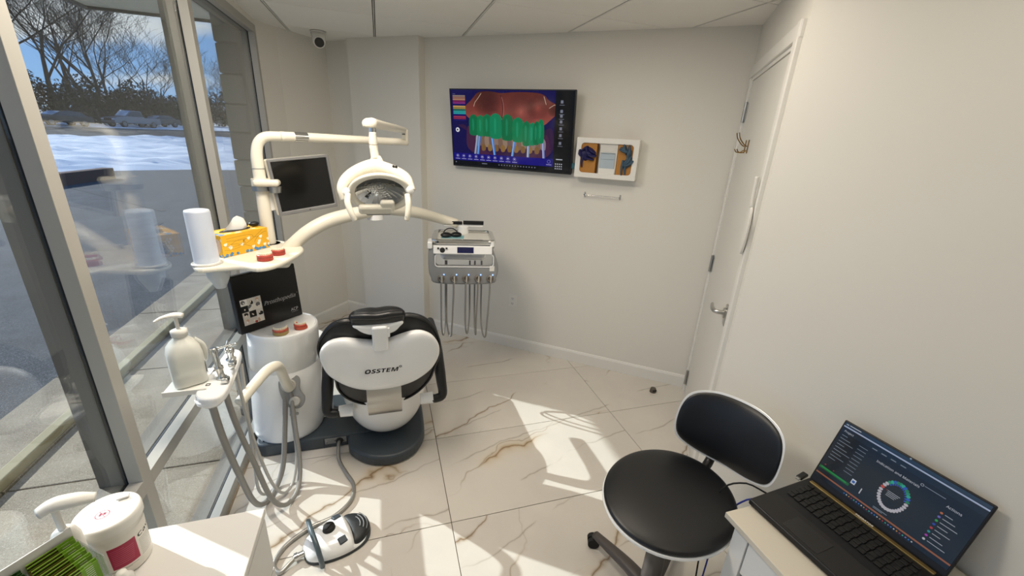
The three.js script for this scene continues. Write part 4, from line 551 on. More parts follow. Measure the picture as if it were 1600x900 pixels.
{ // boxed book leaning on the column top
  const o = thing('presentation_box', 'flat black presentation box with silver script standing on the column', 'box', [-0.691, 0.782, -2.121], Math.atan2(0.68, 0.733));
  const w = 0.323, h = 0.288, cov = canvasTex(1024, 912, (g, W_, H_) => { g.fillStyle = '#070707'; g.fillRect(0, 0, W_, H_); const R = rng(21), x0 = 60, y0 = 370, s = 108; for (let i = 0; i < 3; i++) for (let j = 0; j < 4; j++) { const x = x0 + i * s * 0.98, y = y0 + j * s * 0.98; g.fillStyle = ['#e7e2da', '#d9d4cd', '#f0ece6', '#151515', '#cfc8c0'][Math.floor(R() * 5)]; g.fillRect(x, y, s, s); g.fillStyle = ['#1b1b1b', '#a03026', '#6d6d70', '#c9a58f', '#222'][Math.floor(R() * 5)]; g.beginPath(); g.ellipse(x + 20 + R() * 70, y + 20 + R() * 70, 14 + R() * 34, 12 + R() * 26, R() * 3, 0, 7); g.fill(); g.fillStyle = '#efe4d8'; g.beginPath(); g.ellipse(x + 50, y + 60, 12 + R() * 12, 10, R() * 3, 0, 7); g.fill(); } g.save(); g.fillStyle = '#b9b9bd'; g.font = 'italic 88px serif'; g.translate(405, 560); g.transform(1, 0, -0.12, 1, 0, 0); g.fillText('Prosthopedia', 0, 0); g.restore(); g.font = '13px sans-serif'; g.fillText('TM', 985, 500); g.font = '74px sans-serif'; g.fillStyle = '#d0d0d2'; g.fillText('ACP', 838, 800); g.fillRect(846, 818, 120, 3); });
  const m = new THREE.Matrix4().makeRotationX(-0.07), g = rbox(w, h, 0.034, 0.003).translate(w / 2, h / 2, -0.018).applyMatrix4(m); part('box_case', g, mat('#0b0b0b', 0.35), o, 'black slipcase'); part('box_cover', uvPlane(w - 0.006, h - 0.006).translate(w / 2, h / 2, -0.0005).applyMatrix4(m), mat('#ffffff', 0.3, 0, { map: cov, polygonOffset: true }), o, 'printed black cover');
  part('box_lid_edge', at(rbox(w - 0.01, 0.006, 0.02, 0.001), w / 2, h + 0.004, -0.018).applyMatrix4(m), mat('#4a4a4a', 0.4), o, 'grey page edge');
}
// goggles and cloth on the delivery tray
{ const g = thing('goggles', 'black goggles lying on the delivery tray', 'goggles', [0.425, 1.111, -2.72], 0.1);
  part('goggle_frame', [ball(0.034, -0.035, 0.016, 0, 1.1, 0.5, 0.8), ball(0.034, 0.035, 0.016, 0, 1.1, 0.5, 0.8), at(rbox(0.05, 0.014, 0.02, 0.005), 0, 0.018, 0)], M.black, g); part('goggle_strap', tube([[-0.06, 0.01, 0], [-0.03, 0.045, -0.03], [0.02, 0.05, -0.03], [0.065, 0.012, 0]], 0.004, 24, 8), M.black, g);
  const c = solo('tray_cloth', at(rbox(0.15, 0.004, 0.1, 0.0015), 0, 0, 0), mat('#7fb4bd', 0.8), 'small pale teal cloth under the goggles', 'cloth'); c.position.set(0.435, 1.11, -2.72); c.rotation.y = -0.2; }

// ---------------------------------------------------------------- low white cabinet by the window and what stands on it
const CT = 0.64, cabM = mat('#d9d7d3', 0.35);
{
  const c = thing('low_cabinet', 'low white cabinet under the window in the near left corner', 'cabinet', [-0.59, 0, -0.45]);
  const x0 = -0.785, x1 = -0.398, z0 = -1.142, z1 = 0.25;
  wpart('cabinet_top', at(rbox(x1 - x0, 0.022, z1 - z0, 0.003), (x0 + x1) / 2, CT - 0.011, (z0 + z1) / 2), cabM, c, 'white top board'); wpart('cabinet_body', at(rbox(x1 - x0 - 0.03, CT - 0.026, z1 - z0 - 0.012, 0.002), (x0 + x1) / 2 - 0.009, (CT - 0.026) / 2, (z0 + z1) / 2), cabM, c, 'white carcass');
  for (let k = 0; k < 3; k++) for (let r = 0; r < 2; r++) wpart('cabinet_drawer', at(rbox(0.018, r ? 0.2 : 0.39, 0.45, 0.002), x1 - 0.011, r ? 0.51 : 0.205, z0 + 0.008 + 0.228 + k * 0.456), cabM, c, r ? 'white drawer front' : 'white cupboard door');
}
{ // wipes tub
  const t = thing('wipes_tub', 'round white tub of wipes with a crimson label on the low cabinet', 'tub', [-0.712, CT, -1.05]); t.scale.set(0.84, 0.97, 0.84);
  const lab = canvasTex(1024, 512, (g, w, h) => { g.fillStyle = '#e9e5dc'; g.fillRect(0, 0, w, h); g.fillStyle = '#a81c45'; g.fillRect(420, 105, 150, 310); g.fillStyle = '#d3708a'; for (let i = 0; i < 9; i++) g.fillRect(432, 150 + i * 26, 70 + (i * 53) % 55, 4); g.fillStyle = '#1a1a1c'; g.font = 'bold 72px sans-serif'; g.fillText('CaviWipes', 582, 165); g.fillStyle = '#555'; for (let i = 0; i < 10; i++) g.fillRect(586, 200 + i * 24, 150 + (i * 61) % 120, 4); g.strokeStyle = '#333'; g.lineWidth = 4; g.beginPath(); g.arc(740, 275, 26, 0, 7); g.stroke(); g.fillStyle = '#333'; g.fillRect(728, 262, 22, 24); g.fillStyle = '#7a7570'; g.fillRect(395, 440, 160, 4); g.fillRect(395, 452, 120, 4); g.fillStyle = '#a81c45'; g.fillRect(330, 150, 40, 5); for (let i = 0; i < 12; i++) g.fillRect(60, 170 + i * 20, 140 + (i * 41) % 80, 4); });
  part('tub_wall', lathe([[0, 0], [0.068, 0], [0.07, 0.004], [0.074, 0.14], [0.0755, 0.143], [0.0755, 0.146], [0, 0.146]], 60), mat('#ece9e1', 0.4), t, 'white tapering wall');
  const lg = new THREE.CylinderGeometry(0.0744, 0.0712, 0.12, 60, 1, true); lg.rotateY(-2.38); part('tub_label', lg.translate(0, 0.07, 0), mat('#ffffff', 0.4, 0, { map: lab }), t, 'printed label with a crimson block');
  const lid = part('tub_lid', lathe([[0, 0.172], [0.06, 0.172], [0.064, 0.176], [0.074, 0.176], [0.0785, 0.172], [0.08, 0.165], [0.08, 0.147], [0.076, 0.146]].reverse(), 60), mat('#f0eee8', 0.38), t, 'white snap lid'); part('lid_flap', at(rbox(0.03, 0.005, 0.018, 0.002), 0.018, 0.1765, -0.052, 0, 0.3), mat('#dcdad4', 0.4), lid); 
  part('lid_stamp', at(new THREE.CircleGeometry(0.019, 36), -0.008, 0.1724, 0.006, -Math.PI / 2), mat('#ffffff', 0.4, 0, { map: canvasTex(128, 128, (g) => { g.fillStyle = '#f0eee8'; g.fillRect(0, 0, 128, 128); g.strokeStyle = '#c02a50'; g.lineWidth = 7; g.beginPath(); g.arc(64, 64, 54, 0, 7); g.stroke(); g.fillStyle = '#8c2440'; g.fillRect(38, 44, 22, 40); g.fillRect(66, 40, 26, 30); g.lineWidth = 5; g.beginPath(); g.moveTo(28, 28); g.lineTo(100, 100); g.stroke(); }), polygonOffset: true }), lid, 'small red warning stamp');
}
{ // brochure rack with green flyers
  const O = [-0.722, CT, -0.852], TH = 0.92, r = thing('brochure_rack', 'clear and white brochure rack full of green flyers, bottom left', 'rack', O, TH);
  const acr = mat('#f2f4f4', 0.05, 0, { transmission: 0.92, thickness: 0 }), wht = mat('#e4e3de', 0.4);
  part('rack_back', at(rbox(0.17, 0.235, 0.003, 0.001), -0.005, 0.1175, -0.052), wht, r, 'white rear panel'); part('rack_front', at(rbox(0.17, 0.15, 0.003, 0.001), -0.005, 0.075, 0.055), acr, r, 'clear front panel'); for (const x of [-0.09, -0.005, 0.08]) part('rack_divider', at(rbox(0.003, 0.2, 0.1, 0.001), x, 0.1, 0.002), acr, r, 'clear divider'); part('rack_floor', at(rbox(0.17, 0.004, 0.105, 0.001), -0.005, 0.002, 0.002), acr, r);
  const flyer = (k) => canvasTex(256, 640, (g, w, h) => { const R = rng(60 + k); if (k === 0) { g.fillStyle = '#2c4f20'; g.fillRect(0, 0, w, h); g.strokeStyle = '#16240f'; g.lineWidth = 4; for (let i = 0; i < 26; i++) { g.beginPath(); g.moveTo(R() * w, 60); g.lineTo(R() * w, 5); g.stroke(); } g.fillStyle = '#4d8a2e'; g.fillRect(0, 66, w, 50); g.fillStyle = '#e6e4dc'; g.fillRect(20, 130, 120, 10); } else if (k === 1) { g.fillStyle = '#e9e7e0'; g.fillRect(0, 0, w, h); g.fillStyle = '#6b6a66'; g.font = 'italic 62px serif'; g.fillText('Smile!', 40, 74); g.fillStyle = '#4d8a2e'; g.fillRect(0, 130, w, 30); } else { g.fillStyle = '#7fae2e'; g.fillRect(0, 0, w, h); for (let i = 0; i < 12; i++) { g.fillStyle = ['#3a2a1a', '#8a5a34', '#a06a40', '#1d1a14'][i % 4]; g.fillRect(0, 8 + i * 22, 160, 15); } g.fillStyle = '#f2f2ea'; for (let i = 0; i < 12; i++) g.fillRect(182, 20 + i * 20, 44, 6); } });
  const fm = [0, 1, 2].map((k) => mat('#ffffff', 0.45, 0, { map: flyer(k) }));
  const nth = ['rearmost', 'second from the back', 'third from the back', 'fourth from the back', 'third from the front', 'second from the front', 'frontmost'];
  for (let i = 0; i < 12; i++) { const left = i < 7, k = left ? i : i - 7, n = left ? 7 : 5, pos = left ? nth[k] : ['rearmost', 'second from the back', 'middle', 'second from the front', 'frontmost'][k], white = left && k === 3;
    const o = thing('flyer', left ? (white ? 'white flyer with grey script among the green ones in the left rack pocket' : 'dark green flyer in the left rack pocket, ' + pos) : 'brown and lime flyer in the right rack pocket, ' + pos, 'flyer', [0, 0, 0], 0, left ? 'flyers in the left pocket' : 'flyers in the right pocket');
    const mtx = new THREE.Matrix4().makeRotationY(TH).setPosition(...O), p = V(left ? -0.048 : 0.0375, 0.005, -0.044 + k * (left ? 0.0125 : 0.017)).applyMatrix4(mtx); o.position.copy(p); o.rotation.y = TH; const h = left ? 0.212 - k * 0.004 : 0.212 - k * 0.008;
    part('sheet', rbox(0.078, h, 0.0016, 0.0004, 1).translate(0, h / 2, 0), left ? (white ? fm[1] : fm[0]) : fm[2], o, 'printed sheet'); part('fold', at(rbox(0.078, h - 0.006, 0.0016, 0.0004, 1), 0, h / 2 - 0.003, 0.003), left ? fm[0] : fm[2], o, 'folded inner leaf'); }
}
{ // second pump dispenser: only its spout shows
  const b = thing('pump_bottle', 'white pump bottle behind the brochure rack with its spout over the tub', 'bottle', [-0.735, CT, -0.955], 0); part('bottle_body', lathe([[0, 0], [0.024, 0], [0.026, 0.01], [0.026, 0.2], [0.02, 0.22], [0.012, 0.228], [0, 0.228]], 32), M.plastic, b);
  part('pump_stem', at(cyl(0.007, 0.007, 0.08, 16), 0, 0.255, 0), M.plastic, b); part('pump_nozzle', sweep([[-0.02, 0.29, 0.012], [0, 0.297, 0.0], [0.035, 0.294, -0.01], [0.065, 0.284, -0.02]], [0.015, 0.019, 0.018, 0.012], 24, 14, 0.75), M.plastic, b, 'long white spout'); }
{ const t = thing('gel_tube', 'small white tube with red print between brochures and tub', 'tube', [-0.645, CT, -0.93], 0.2); part('tube_body', lathe([[0, 0], [0.018, 0], [0.02, 0.01], [0.02, 0.07], [0.012, 0.078], [0.01, 0.09], [0, 0.09]], 28), M.plastic, t); part('tube_print', new THREE.CylinderGeometry(0.0203, 0.0203, 0.05, 28, 1, true).translate(0, 0.04, 0), mat('#ffffff', 0.4, 0, { map: canvasTex(256, 128, (g) => { g.fillStyle = '#e8e6df'; g.fillRect(0, 0, 256, 128); g.fillStyle = '#b8354a'; for (let i = 0; i < 4; i++) { g.font = 'italic 40px serif'; g.fillText('Cleanse', 4 + (i % 2) * 128, 50 + Math.floor(i / 2) * 54); } }) }), t, 'red lettering'); }

// ---------------------------------------------------------------- rolling stool
{
  const s = thing('rolling_stool', 'black vinyl rolling stool with white trim and curved back pad', 'stool', [0.927, 0, -0.925], 0.42);   // local x runs towards the back pad
  const SY = 0.585, ol = oval(0, 0, 0.252, 0.218, 40);
  part('seat', pillow(ol.filter((_, i) => i % 2 === 0), 0.028, 0.045, 90, 12, 0.4).rotateX(-Math.PI / 2).translate(0, SY - 0.012, 0), M.vinyl, s, 'black oval seat pad'); part('seat_rim', extrude(shapeOf(oval(0, 0, 0.256, 0.222, 60)), 0.012, 0.004, [], 3).rotateX(-Math.PI / 2).translate(0, SY - 0.03, 0), M.unit, s, 'white rim under the seat');
  part('seat_tilt_plate', [at(rbox(0.26, 0.03, 0.16, 0.01), 0.06, SY - 0.06, 0)], M.dark, s, 'black plate under the seat');
  // back pad: bent slab facing the seat
  const bp = pillow([[-0.185, 0.01], [-0.165, 0.075], [-0.1, 0.105], [0, 0.112], [0.1, 0.105], [0.165, 0.075], [0.185, 0.01], [0.17, -0.06], [0.1, -0.09], [0, -0.095], [-0.1, -0.09], [-0.17, -0.06]], 0.03, 0.02, 90, 10, 0.4, -2.0), wt = pillow([[-0.19, 0.01], [-0.17, 0.08], [-0.1, 0.111], [0, 0.118], [0.1, 0.111], [0.17, 0.08], [0.19, 0.01], [0.175, -0.065], [0.1, -0.096], [0, -0.101], [-0.1, -0.096], [-0.175, -0.065]], 0.008, 0.03, 90, 8, 0.4, -2.0);
  const pl = (g) => g.scale(1.02, 1.3, 1).rotateX(-0.2).rotateY(-Math.PI / 2).translate(0.345, 0.695, 0.045);
  const pad = part('back_pad', pl(bp), M.vinyl, s, 'curved black back pad'); part('back_shell', pl(wt), M.unit, pad, 'white shell behind the pad');
  part('back_arm', sweep([[0.12, SY - 0.06, 0], [0.26, SY - 0.06, 0], [0.33, SY - 0.03, 0], [0.345, SY + 0.06, 0], [0.335, SY + 0.14, 0]], [0.018, 0.018, 0.018, 0.016, 0.015], 40, 12), M.black, s, 'black back support'); part('adjust_knob', at(rbox(0.05, 0.07, 0.04, 0.01), 0.335, SY + 0.05, -0.02), M.rubber, s, 'black adjusting block');
  const bm = mat('#4b4542', 0.5); part('gas_lift', [at(cyl(0.034, 0.04, 0.3, 28), 0, 0.2, 0), at(cyl(0.022, 0.022, 0.2, 24), 0, 0.44, 0)], bm, s, 'dark gas column'); part('lift_collar', at(new THREE.TorusGeometry(0.035, 0.004, 8, 28), 0, 0.35, 0, Math.PI / 2), M.rubber, s);
  for (let k = 0; k < 5; k++) { const a = 2 * Math.PI * k / 5 + LEG0, c = Math.cos(a), q = -Math.sin(a); part('base_leg', sweep([[c * 0.02, 0.1, q * 0.02], [c * 0.12, 0.098, q * 0.12], [c * 0.3, 0.07, q * 0.3]], [0.034, 0.028, 0.02], 20, 12, 0.7), bm, s, 'dark star-base leg'); const ca = part('caster', [at(cyl(0.026, 0.026, 0.018, 24), 0, 0, 0.013, Math.PI / 2), at(cyl(0.026, 0.026, 0.018, 24), 0, 0, -0.013, Math.PI / 2), at(rbox(0.03, 0.034, 0.01, 0.004), 0, 0.014, 0)].map((g) => g.rotateY(a + 0.9).translate(c * 0.305, 0.0265, q * 0.305)), M.rubber, s, 'black twin caster'); part('caster_stem', at(cyl(0.007, 0.007, 0.04, 12), c * 0.3, 0.058, q * 0.3), M.steel, ca); }
}

// ---------------------------------------------------------------- laptop table and laptop
{
  const TT = 0.68, x0 = 0.979, x1 = 1.484, z0 = -0.742, z1 = 0.2, top = mat('#d8d1c2', 0.4), wh = mat('#dfe0df', 0.4);
  const t = thing('side_table', 'white side table with drawer beside the right wall', 'table', [(x0 + x1) / 2, 0, (z0 + z1) / 2]);
  wpart('table_top', at(rbox(x1 - x0, 0.02, z1 - z0, 0.002), (x0 + x1) / 2, TT - 0.01, (z0 + z1) / 2), top, t, 'cream top board');
  for (const z of [z0 + 0.045, z1 - 0.012]) wpart('table_side', at(rbox(x1 - x0 - 0.02, TT - 0.02, 0.018, 0.002), (x0 + x1) / 2 + 0.006, (TT - 0.02) / 2, z), wh, t, 'white side panel'); wpart('table_back', at(rbox(0.012, TT - 0.03, z1 - z0 - 0.04, 0.001), x1 - 0.012, (TT - 0.03) / 2, (z0 + z1) / 2), wh, t);
  wpart('front_stile', [at(rbox(0.018, TT - 0.02, 0.05, 0.002), x0 + 0.019, (TT - 0.02) / 2, z0 + 0.06)], wh, t, 'white front post'); const dr = wpart('drawer', at(rbox(0.018, 0.13, z1 - z0 - 0.11, 0.002), x0 + 0.021, TT - 0.09, (z0 + z1) / 2 + 0.034), wh, t, 'white drawer front'); wpart('shelf', at(rbox(x1 - x0 - 0.04, 0.018, z1 - z0 - 0.04, 0.001), (x0 + x1) / 2, 0.36, (z0 + z1) / 2), wh, t, 'white open shelf');
  // things on that shelf
  const sc = thing('scanner_case', 'blue and black packet on the open shelf of the side table', 'packet', [1.09, 0.37, -0.55], 0.3); part('case_body', at(rbox(0.12, 0.12, 0.2, 0.01), 0, 0.06, 0), mat('#1d4f94', 0.5), sc); part('case_band', at(rbox(0.124, 0.03, 0.204, 0.006), 0, 0.09, 0), M.black, sc); part('case_tag', at(rbox(0.004, 0.05, 0.08, 0.001), -0.062, 0.04, 0), M.trim, sc);
  // laptop
  const q = new THREE.Group(); const hinge0 = V(1.362, TT, -0.772), hinge1 = V(1.39, TT, -0.408), X = hinge1.clone().sub(hinge0).normalize(), w = 0.37, d = 0.29;
  const L = thing('laptop', 'open black laptop showing a dental planning screen', 'laptop', [hinge0.x, TT, hinge0.z], Math.atan2(-X.z, X.x));
  // local: x along the hinge (away from the corner), z: towards the front edge is -? computed so that +z faces the room
  const keyM = mat('#141414', 0.5), baseM = mat('#17171a', 0.42, 0.2);
  part('laptop_base', at(rbox(w, 0.02, d, 0.005), w / 2, 0.013, d / 2), baseM, L, 'black base'); part('palm_rest', at(rbox(w - 0.006, 0.002, 0.1, 0.0008), w / 2, 0.0235, d - 0.055), mat('#1c1b1b', 0.55), L); part('touchpad', at(rbox(0.105, 0.0012, 0.07, 0.0005), w / 2 - 0.03, 0.025, d - 0.05), mat('#201f1f', 0.35), L, 'dark touchpad');
  part('hinge_strip', at(rbox(w - 0.03, 0.006, 0.014, 0.002), w / 2, 0.024, 0.022), mat('#8c7a4c', 0.35, 0.7), L, 'bronze speaker strip'); const lt = new TextGeometry('PREDATOR', { font, size: 0.007, depth: 0.0006, curveSegments: 2 }); lt.rotateX(-Math.PI / 2); part('strip_lettering', lt.translate(w / 2 - 0.03, 0.0272, 0.025), M.trim, L, 'pale lettering');
  for (let r = 0; r < 6; r++) for (let k = 0; k < 15; k++) part('key', at(rbox(0.0175, 0.003, r === 0 ? 0.011 : 0.0165, 0.001, 1), 0.032 + k * 0.0209 + (r % 2) * 0.002, 0.0255, 0.045 + r * 0.0192), keyM, L);
  part('laptop_foot', [at(cyl(0.008, 0.008, 0.004, 14), 0.03, 0.002, 0.03), at(cyl(0.008, 0.008, 0.004, 14), w - 0.03, 0.002, 0.03), at(cyl(0.008, 0.008, 0.004, 14), 0.03, 0.002, d - 0.03), at(cyl(0.008, 0.008, 0.004, 14), w - 0.03, 0.002, d - 0.03)], M.rubber, L);
  const scr = canvasTex(1280, 800, (g, W_, H_) => { g.fillStyle = '#12161c'; g.fillRect(0, 0, W_, H_); g.fillStyle = '#1a2430'; g.fillRect(0, 0, W_, 130); g.fillStyle = '#2b4056'; g.fillRect(0, 0, W_, 36); g.fillStyle = '#bfcbe8'; g.fillRect(0, 44, W_, 16); g.fillStyle = '#e8e8ee'; g.font = 'bold 22px sans-serif'; g.fillText('AK', 14, 28); g.fillRect(52, 14, 120, 8); g.font = '32px sans-serif'; g.fillText('Project', 30, 118); g.font = '36px sans-serif'; g.fillText('Indication and Materials', 420, 230); g.fillText('Actions', 1040, 250);
    g.fillStyle = '#9aa4b2'; for (let i = 0; i < 9; i++) { g.fillRect(30, 160 + i * 42, 60 + (i * 47) % 120, 6); g.fillRect(220, 170 + i * 46, 90, 5); } g.fillStyle = '#8d97a4'; [[330, 110], [420, 110], [510, 110], [600, 110]].forEach(([x, y]) => { g.fillRect(x, y, 50, 10); });
    const R = rng(5), cx = 690, cy = 470; for (let i = 0; i < 32; i++) { const a = i / 32 * 2 * Math.PI, x = cx + Math.sin(a) * 115, y = cy - Math.cos(a) * 165; g.fillStyle = i === 25 ? '#d8503a' : (i < 8 || i > 27) ? ['#1f9a76', '#2bb89a', '#2b62c8', '#1b8a5e'][i % 4] : '#cfcad2'; g.beginPath(); g.ellipse(x, y, 17 - Math.abs(Math.sin(a)) * 2, 19, a, 0, 7); g.fill(); g.fillStyle = '#2f56c8'; if (i < 8 || i > 27) { g.beginPath(); g.arc(cx + Math.sin(a) * 92, cy - Math.cos(a) * 138, 8, 0, 7); g.fill(); } } g.fillStyle = '#cfd4dc'; for (let i = 0; i < 4; i++) g.fillRect(630, 440 + i * 18, 110 - i * 10, 5); g.fillStyle = '#c84a3a'; g.fillRect(618, 438, 8, 8); g.fillStyle = '#9aa4b2'; g.fillRect(600, 690, 130, 6); g.fillRect(600, 704, 90, 5); g.strokeStyle = '#cfd4dc'; g.lineWidth = 4; g.beginPath(); g.arc(820, 180, 12, 0, 7); g.stroke(); g.fillRect(840, 176, 170, 6);
    ['#c8703a', '#7a70c8', '#2fb24a', '#2b48b8', '#c83a3a', '#2ba0a0', '#b83ab8', '#d8d8d8'].forEach((c, i) => { g.fillStyle = c; g.beginPath(); g.arc(1040, 330 + i * 48, 12, 0, 7); g.fill(); g.fillStyle = '#c8ccd4'; g.fillRect(1066, 326 + i * 48, 60 + (i * 37) % 90, 6); });
    g.fillStyle = '#0f6a2a'; g.fillRect(0, 640, 330, 34); g.fillStyle = '#23a04a'; g.fillRect(20, 646, 280, 14); g.fillStyle = '#a83a3a'; g.fillRect(40, 600, 14, 14); g.fillRect(140, 612, 12, 12); g.fillStyle = '#e8eef8'; g.fillRect(330, 560, 44, 60); g.fillStyle = '#2b62b8'; g.fillRect(338, 576, 28, 30); g.fillStyle = '#d8d8dc'; g.fillRect(440, 600, 10, 70);
    g.fillStyle = '#a8633a'; g.fillRect(0, 730, W_, 18); g.fillStyle = '#0a0d12'; g.fillRect(0, 750, W_, 50); for (let i = 0; i < 26; i++) { g.fillStyle = ['#2b82d8', '#d8d8dc', '#d8903a', '#c83a3a', '#3ab8a0', '#8a8ad8'][i % 6]; g.fillRect(330 + i * 26, 768, 12, 12); } });
  const lid = new THREE.Matrix4().makeRotationX(-0.36).setPosition(0, 0.02, 0.006), T = (g) => g.applyMatrix4(lid), h = 0.238;
  part('screen_lid', T(at(rbox(w, h, 0.009, 0.004), w / 2, h / 2, -0.005)), baseM, L, 'black lid'); part('laptop_screen', T(at(uvPlane(w - 0.012, h - 0.028), w / 2, h / 2 + 0.008, 0.0005)), mat('#050506', 0.1, 0, { emissive: '#ffffff', emissiveMap: scr, emissiveIntensity: 0.46 }), L, 'lit screen with a ring of teeth');
  part('webcam', T(at(cyl(0.0025, 0.0025, 0.001, 12), w / 2, h - 0.005, 0.0005, Math.PI / 2)), M.steel, L);
  const du = thing('usb_dongle', 'small black dongle plugged into the laptop', 'dongle', [1.35, TT, -0.79], 0.2); part('dongle_body', at(rbox(0.045, 0.012, 0.02, 0.005), 0, 0.012, 0), M.black, du); part('dongle_plug', at(rbox(0.012, 0.006, 0.012, 0.001), -0.026, 0.012, 0), M.steel, du);
  const ca = thing('cable', 'blue and black cables hanging behind the side table', 'cable', [1.2, 0, -0.83]); wpart('cable_blue', tube([[1.2, 0.62, -0.79], [1.16, 0.6, -0.82], [1.12, 0.5, -0.85], [1.1, 0.3, -0.85], [1.12, 0.01, -0.84], [1.3, 0.008, -0.8]], 0.003, 50, 8), mat('#1c2a8c', 0.5), ca); wpart('cable_black', tube([[1.22, 0.64, -0.79], [1.15, 0.66, -0.84], [1.1, 0.58, -0.88], [1.09, 0.3, -0.88], [1.14, 0.01, -0.86], [1.35, 0.008, -0.8]], 0.003, 50, 8), M.rubber, ca);
}

// ---------------------------------------------------------------- outside: pavement, car park, snow, road, cars, trees
const tiled = (t, r) => { const c = t.clone(); c.repeat.set(r, r); c.needsUpdate = true; return c; };
const metreUV = (g, ax = 0, az = 2, k = 1) => { const p = g.attributes.position, a = new Float32Array(p.count * 2); for (let i = 0; i < p.count; i++) { a[2 * i] = p.array[3 * i + ax] * k; a[2 * i + 1] = p.array[3 * i + az] * k; } g.setAttribute('uv', new THREE.BufferAttribute(a, 2)); return g; };
const asphaltT = dataTex(512, 512, (u, v, i, j) => { const c = 72 + (fbm(u * 8, v * 8, 3, 1) - 0.5) * 26, s = hash(i, j, 9), q = s > 0.93 ? 60 : s < 0.2 ? -28 : (s - 0.5) * 26; return [c + q, c + q, c + q + 2]; });
const concreteT = dataTex(512, 512, (u, v, i, j) => { const c = (fbm(u * 6, v * 6, 4, 2) - 0.5) * 46, s = hash(i, j, 5), q = s > 0.955 ? 46 : s < 0.1 ? -30 : (s - 0.5) * 20; return [160 + c + q, 145 + c + q, 124 + c + q].map((x) => clamp(x)); });
const asphaltM = mat('#ffffff', 0.9, 0, { map: asphaltT }), concreteM = mat('#ffffff', 0.85, 0, { map: concreteT }), snowM = mat('#d9dadc', 0.8), curbM = mat('#b5a887', 0.9);
function setting(name, geo, m, label) { const o = part(name, geo, m, scene); o.userData = { kind: 'structure', label, category: name.split('_').pop() }; return o; }
setting('parking_lot', metreUV(at(box(90, 0.2, 120), -2.42 - 45, -0.25, -20), 0, 2, 0.45), asphaltM, 'grey asphalt car park outside the window');
{ // pavement slabs along the shopfront
  const sg = structGroup('sidewalk', 'concrete pavement in slabs outside the window', V(0, -0.16, 0)); const base = [];
  for (let k = 0; k < 20; k++) for (const [x0, x1] of [[-0.912, -1.95], [-1.956, -2.42]]) { const w = x0 - x1, g = rbox(w - 0.008, 0.12, 1.212, 0.006, 1).translate((x0 + x1) / 2, 0, -0.5 - 1.22 * (k - 3)); metreUV(g, 0, 2, 0.7); part('paving_slab', g, concreteM, sg); }
  part('slab_bed', at(box(1.5, 0.08, 24.4), -1.665, -0.03, -8.4), M.dark, sg, 'dark joint filling');
  part('wall_footing', at(box(0.13, 0.2, 9), -0.845, 0.06, -1.0), concreteM, sg, 'concrete footing under the window');
}
{ const cg = structGroup('kerb', 'yellow painted kerb running along the pavement', V(0, 0, 0)); for (let k = 0; k < 10; k++) part('kerb_stone', at(rbox(0.07, 0.06, 2.42, 0.012), -2.0, -0.075, 1.5 - 2.43 * k), curbM, cg); }
const RN = V(-0.906, 0, -0.423), RE = V(0.423, 0, -0.906), knots = [[6, -0.15], [15, -0.13], [36, 0.23], [48, 0.55], [49, 0.64], [54, 0.85], [60, 1.1], [140, 3.0]];
const hill = (s) => { for (let i = 0; i < knots.length - 1; i++) if (s <= knots[i + 1][0]) { const [a, b] = knots[i], [c, d] = knots[i + 1]; return b + (d - b) * clamp((s - a) / (c - a), 0, 1); } return 3; };
const ground = (s, r, y) => V(RN.x * s + RE.x * r, y ?? hill(s), RN.z * s + RE.z * r);
function strip(s0, s1, r0, r1, ns, nr, bump = 0) { const P = [], I = [], U = []; for (let i = 0; i <= ns; i++) for (let j = 0; j <= nr; j++) { const r = r0 + (r1 - r0) * j / nr, f0 = typeof s0 === 'function' ? s0(r) : s0, s = f0 + (s1 - f0) * i / ns, edge = Math.min(1, i / 4, (ns - i) / 2), base = typeof s0 === 'function' ? -0.17 + 0.4 * i / ns + 0.1 * Math.min(1, i / 4) : hill(s), p = ground(s, r, base + bump * edge * ((fbm(s * 0.9, r * 0.35, 4, 3) - 0.4) + 0.35 * (fbm(s * 3.5, r * 1.5, 3, 8) - 0.5))); P.push(p.x, p.y, p.z); U.push(r * 0.4, s * 0.4); } for (let i = 0; i < ns; i++) for (let j = 0; j < nr; j++) { const a = i * (nr + 1) + j, b = a + 1, c = a + nr + 1, d = c + 1; I.push(a, b, c, b, d, c); } const g = new THREE.BufferGeometry(); g.setAttribute('position', new THREE.Float32BufferAttribute(P, 3)); g.setAttribute('uv', new THREE.Float32BufferAttribute(U, 2)); g.setIndex(I); g.computeVertexNormals(); return g; }
const snowEdge = (r) => clamp(17.6 - (r - 13.5) * 0.95 + 0.5 * Math.sin(r * 0.9), 5, 28);
setting('snow_bank', strip(snowEdge, 36.2, -45, 120, 90, 420, 0.6), snowM, 'snow-covered grass strip between car park and road');
setting('road', strip(36.1, 48.2, -60, 170, 8, 40), mat('#ffffff', 0.9, 0, { map: asphaltT, color: '#efe6da' }), 'pale salted road beyond the snow');
setting('road_kerb', (() => { const g = box(0.3, 0.3, 230), p = ground(48.3, 55); g.rotateY(Math.atan2(RE.x, RE.z)); return g.translate(p.x, p.y, p.z); })(), mat('#8d8a86', 0.9), 'low kerb on the far side of the road');
setting('far_bank', strip(48.3, 70, -70, 190, 40, 220, 0.3), snowM, 'snowy verge under the trees across the road'); setting('far_field', strip(69.5, 140, -90, 260, 10, 40, 0.3), mat('#b9b4ae', 0.9), 'distant ground behind the trees');
setting('planter_wall', (() => { const g = rbox(0.3, 0.42, 2.6, 0.02), a = V(-8.85, 0, -14.9), b = V(-8.6, 0, -17.4), d = b.clone().sub(a); g.rotateY(Math.atan2(d.x, d.z)); return g.translate((a.x + b.x) / 2, -0.02, (a.z + b.z) / 2); })(), mat('#6b5145', 0.9), 'low brown retaining wall at the snow edge');
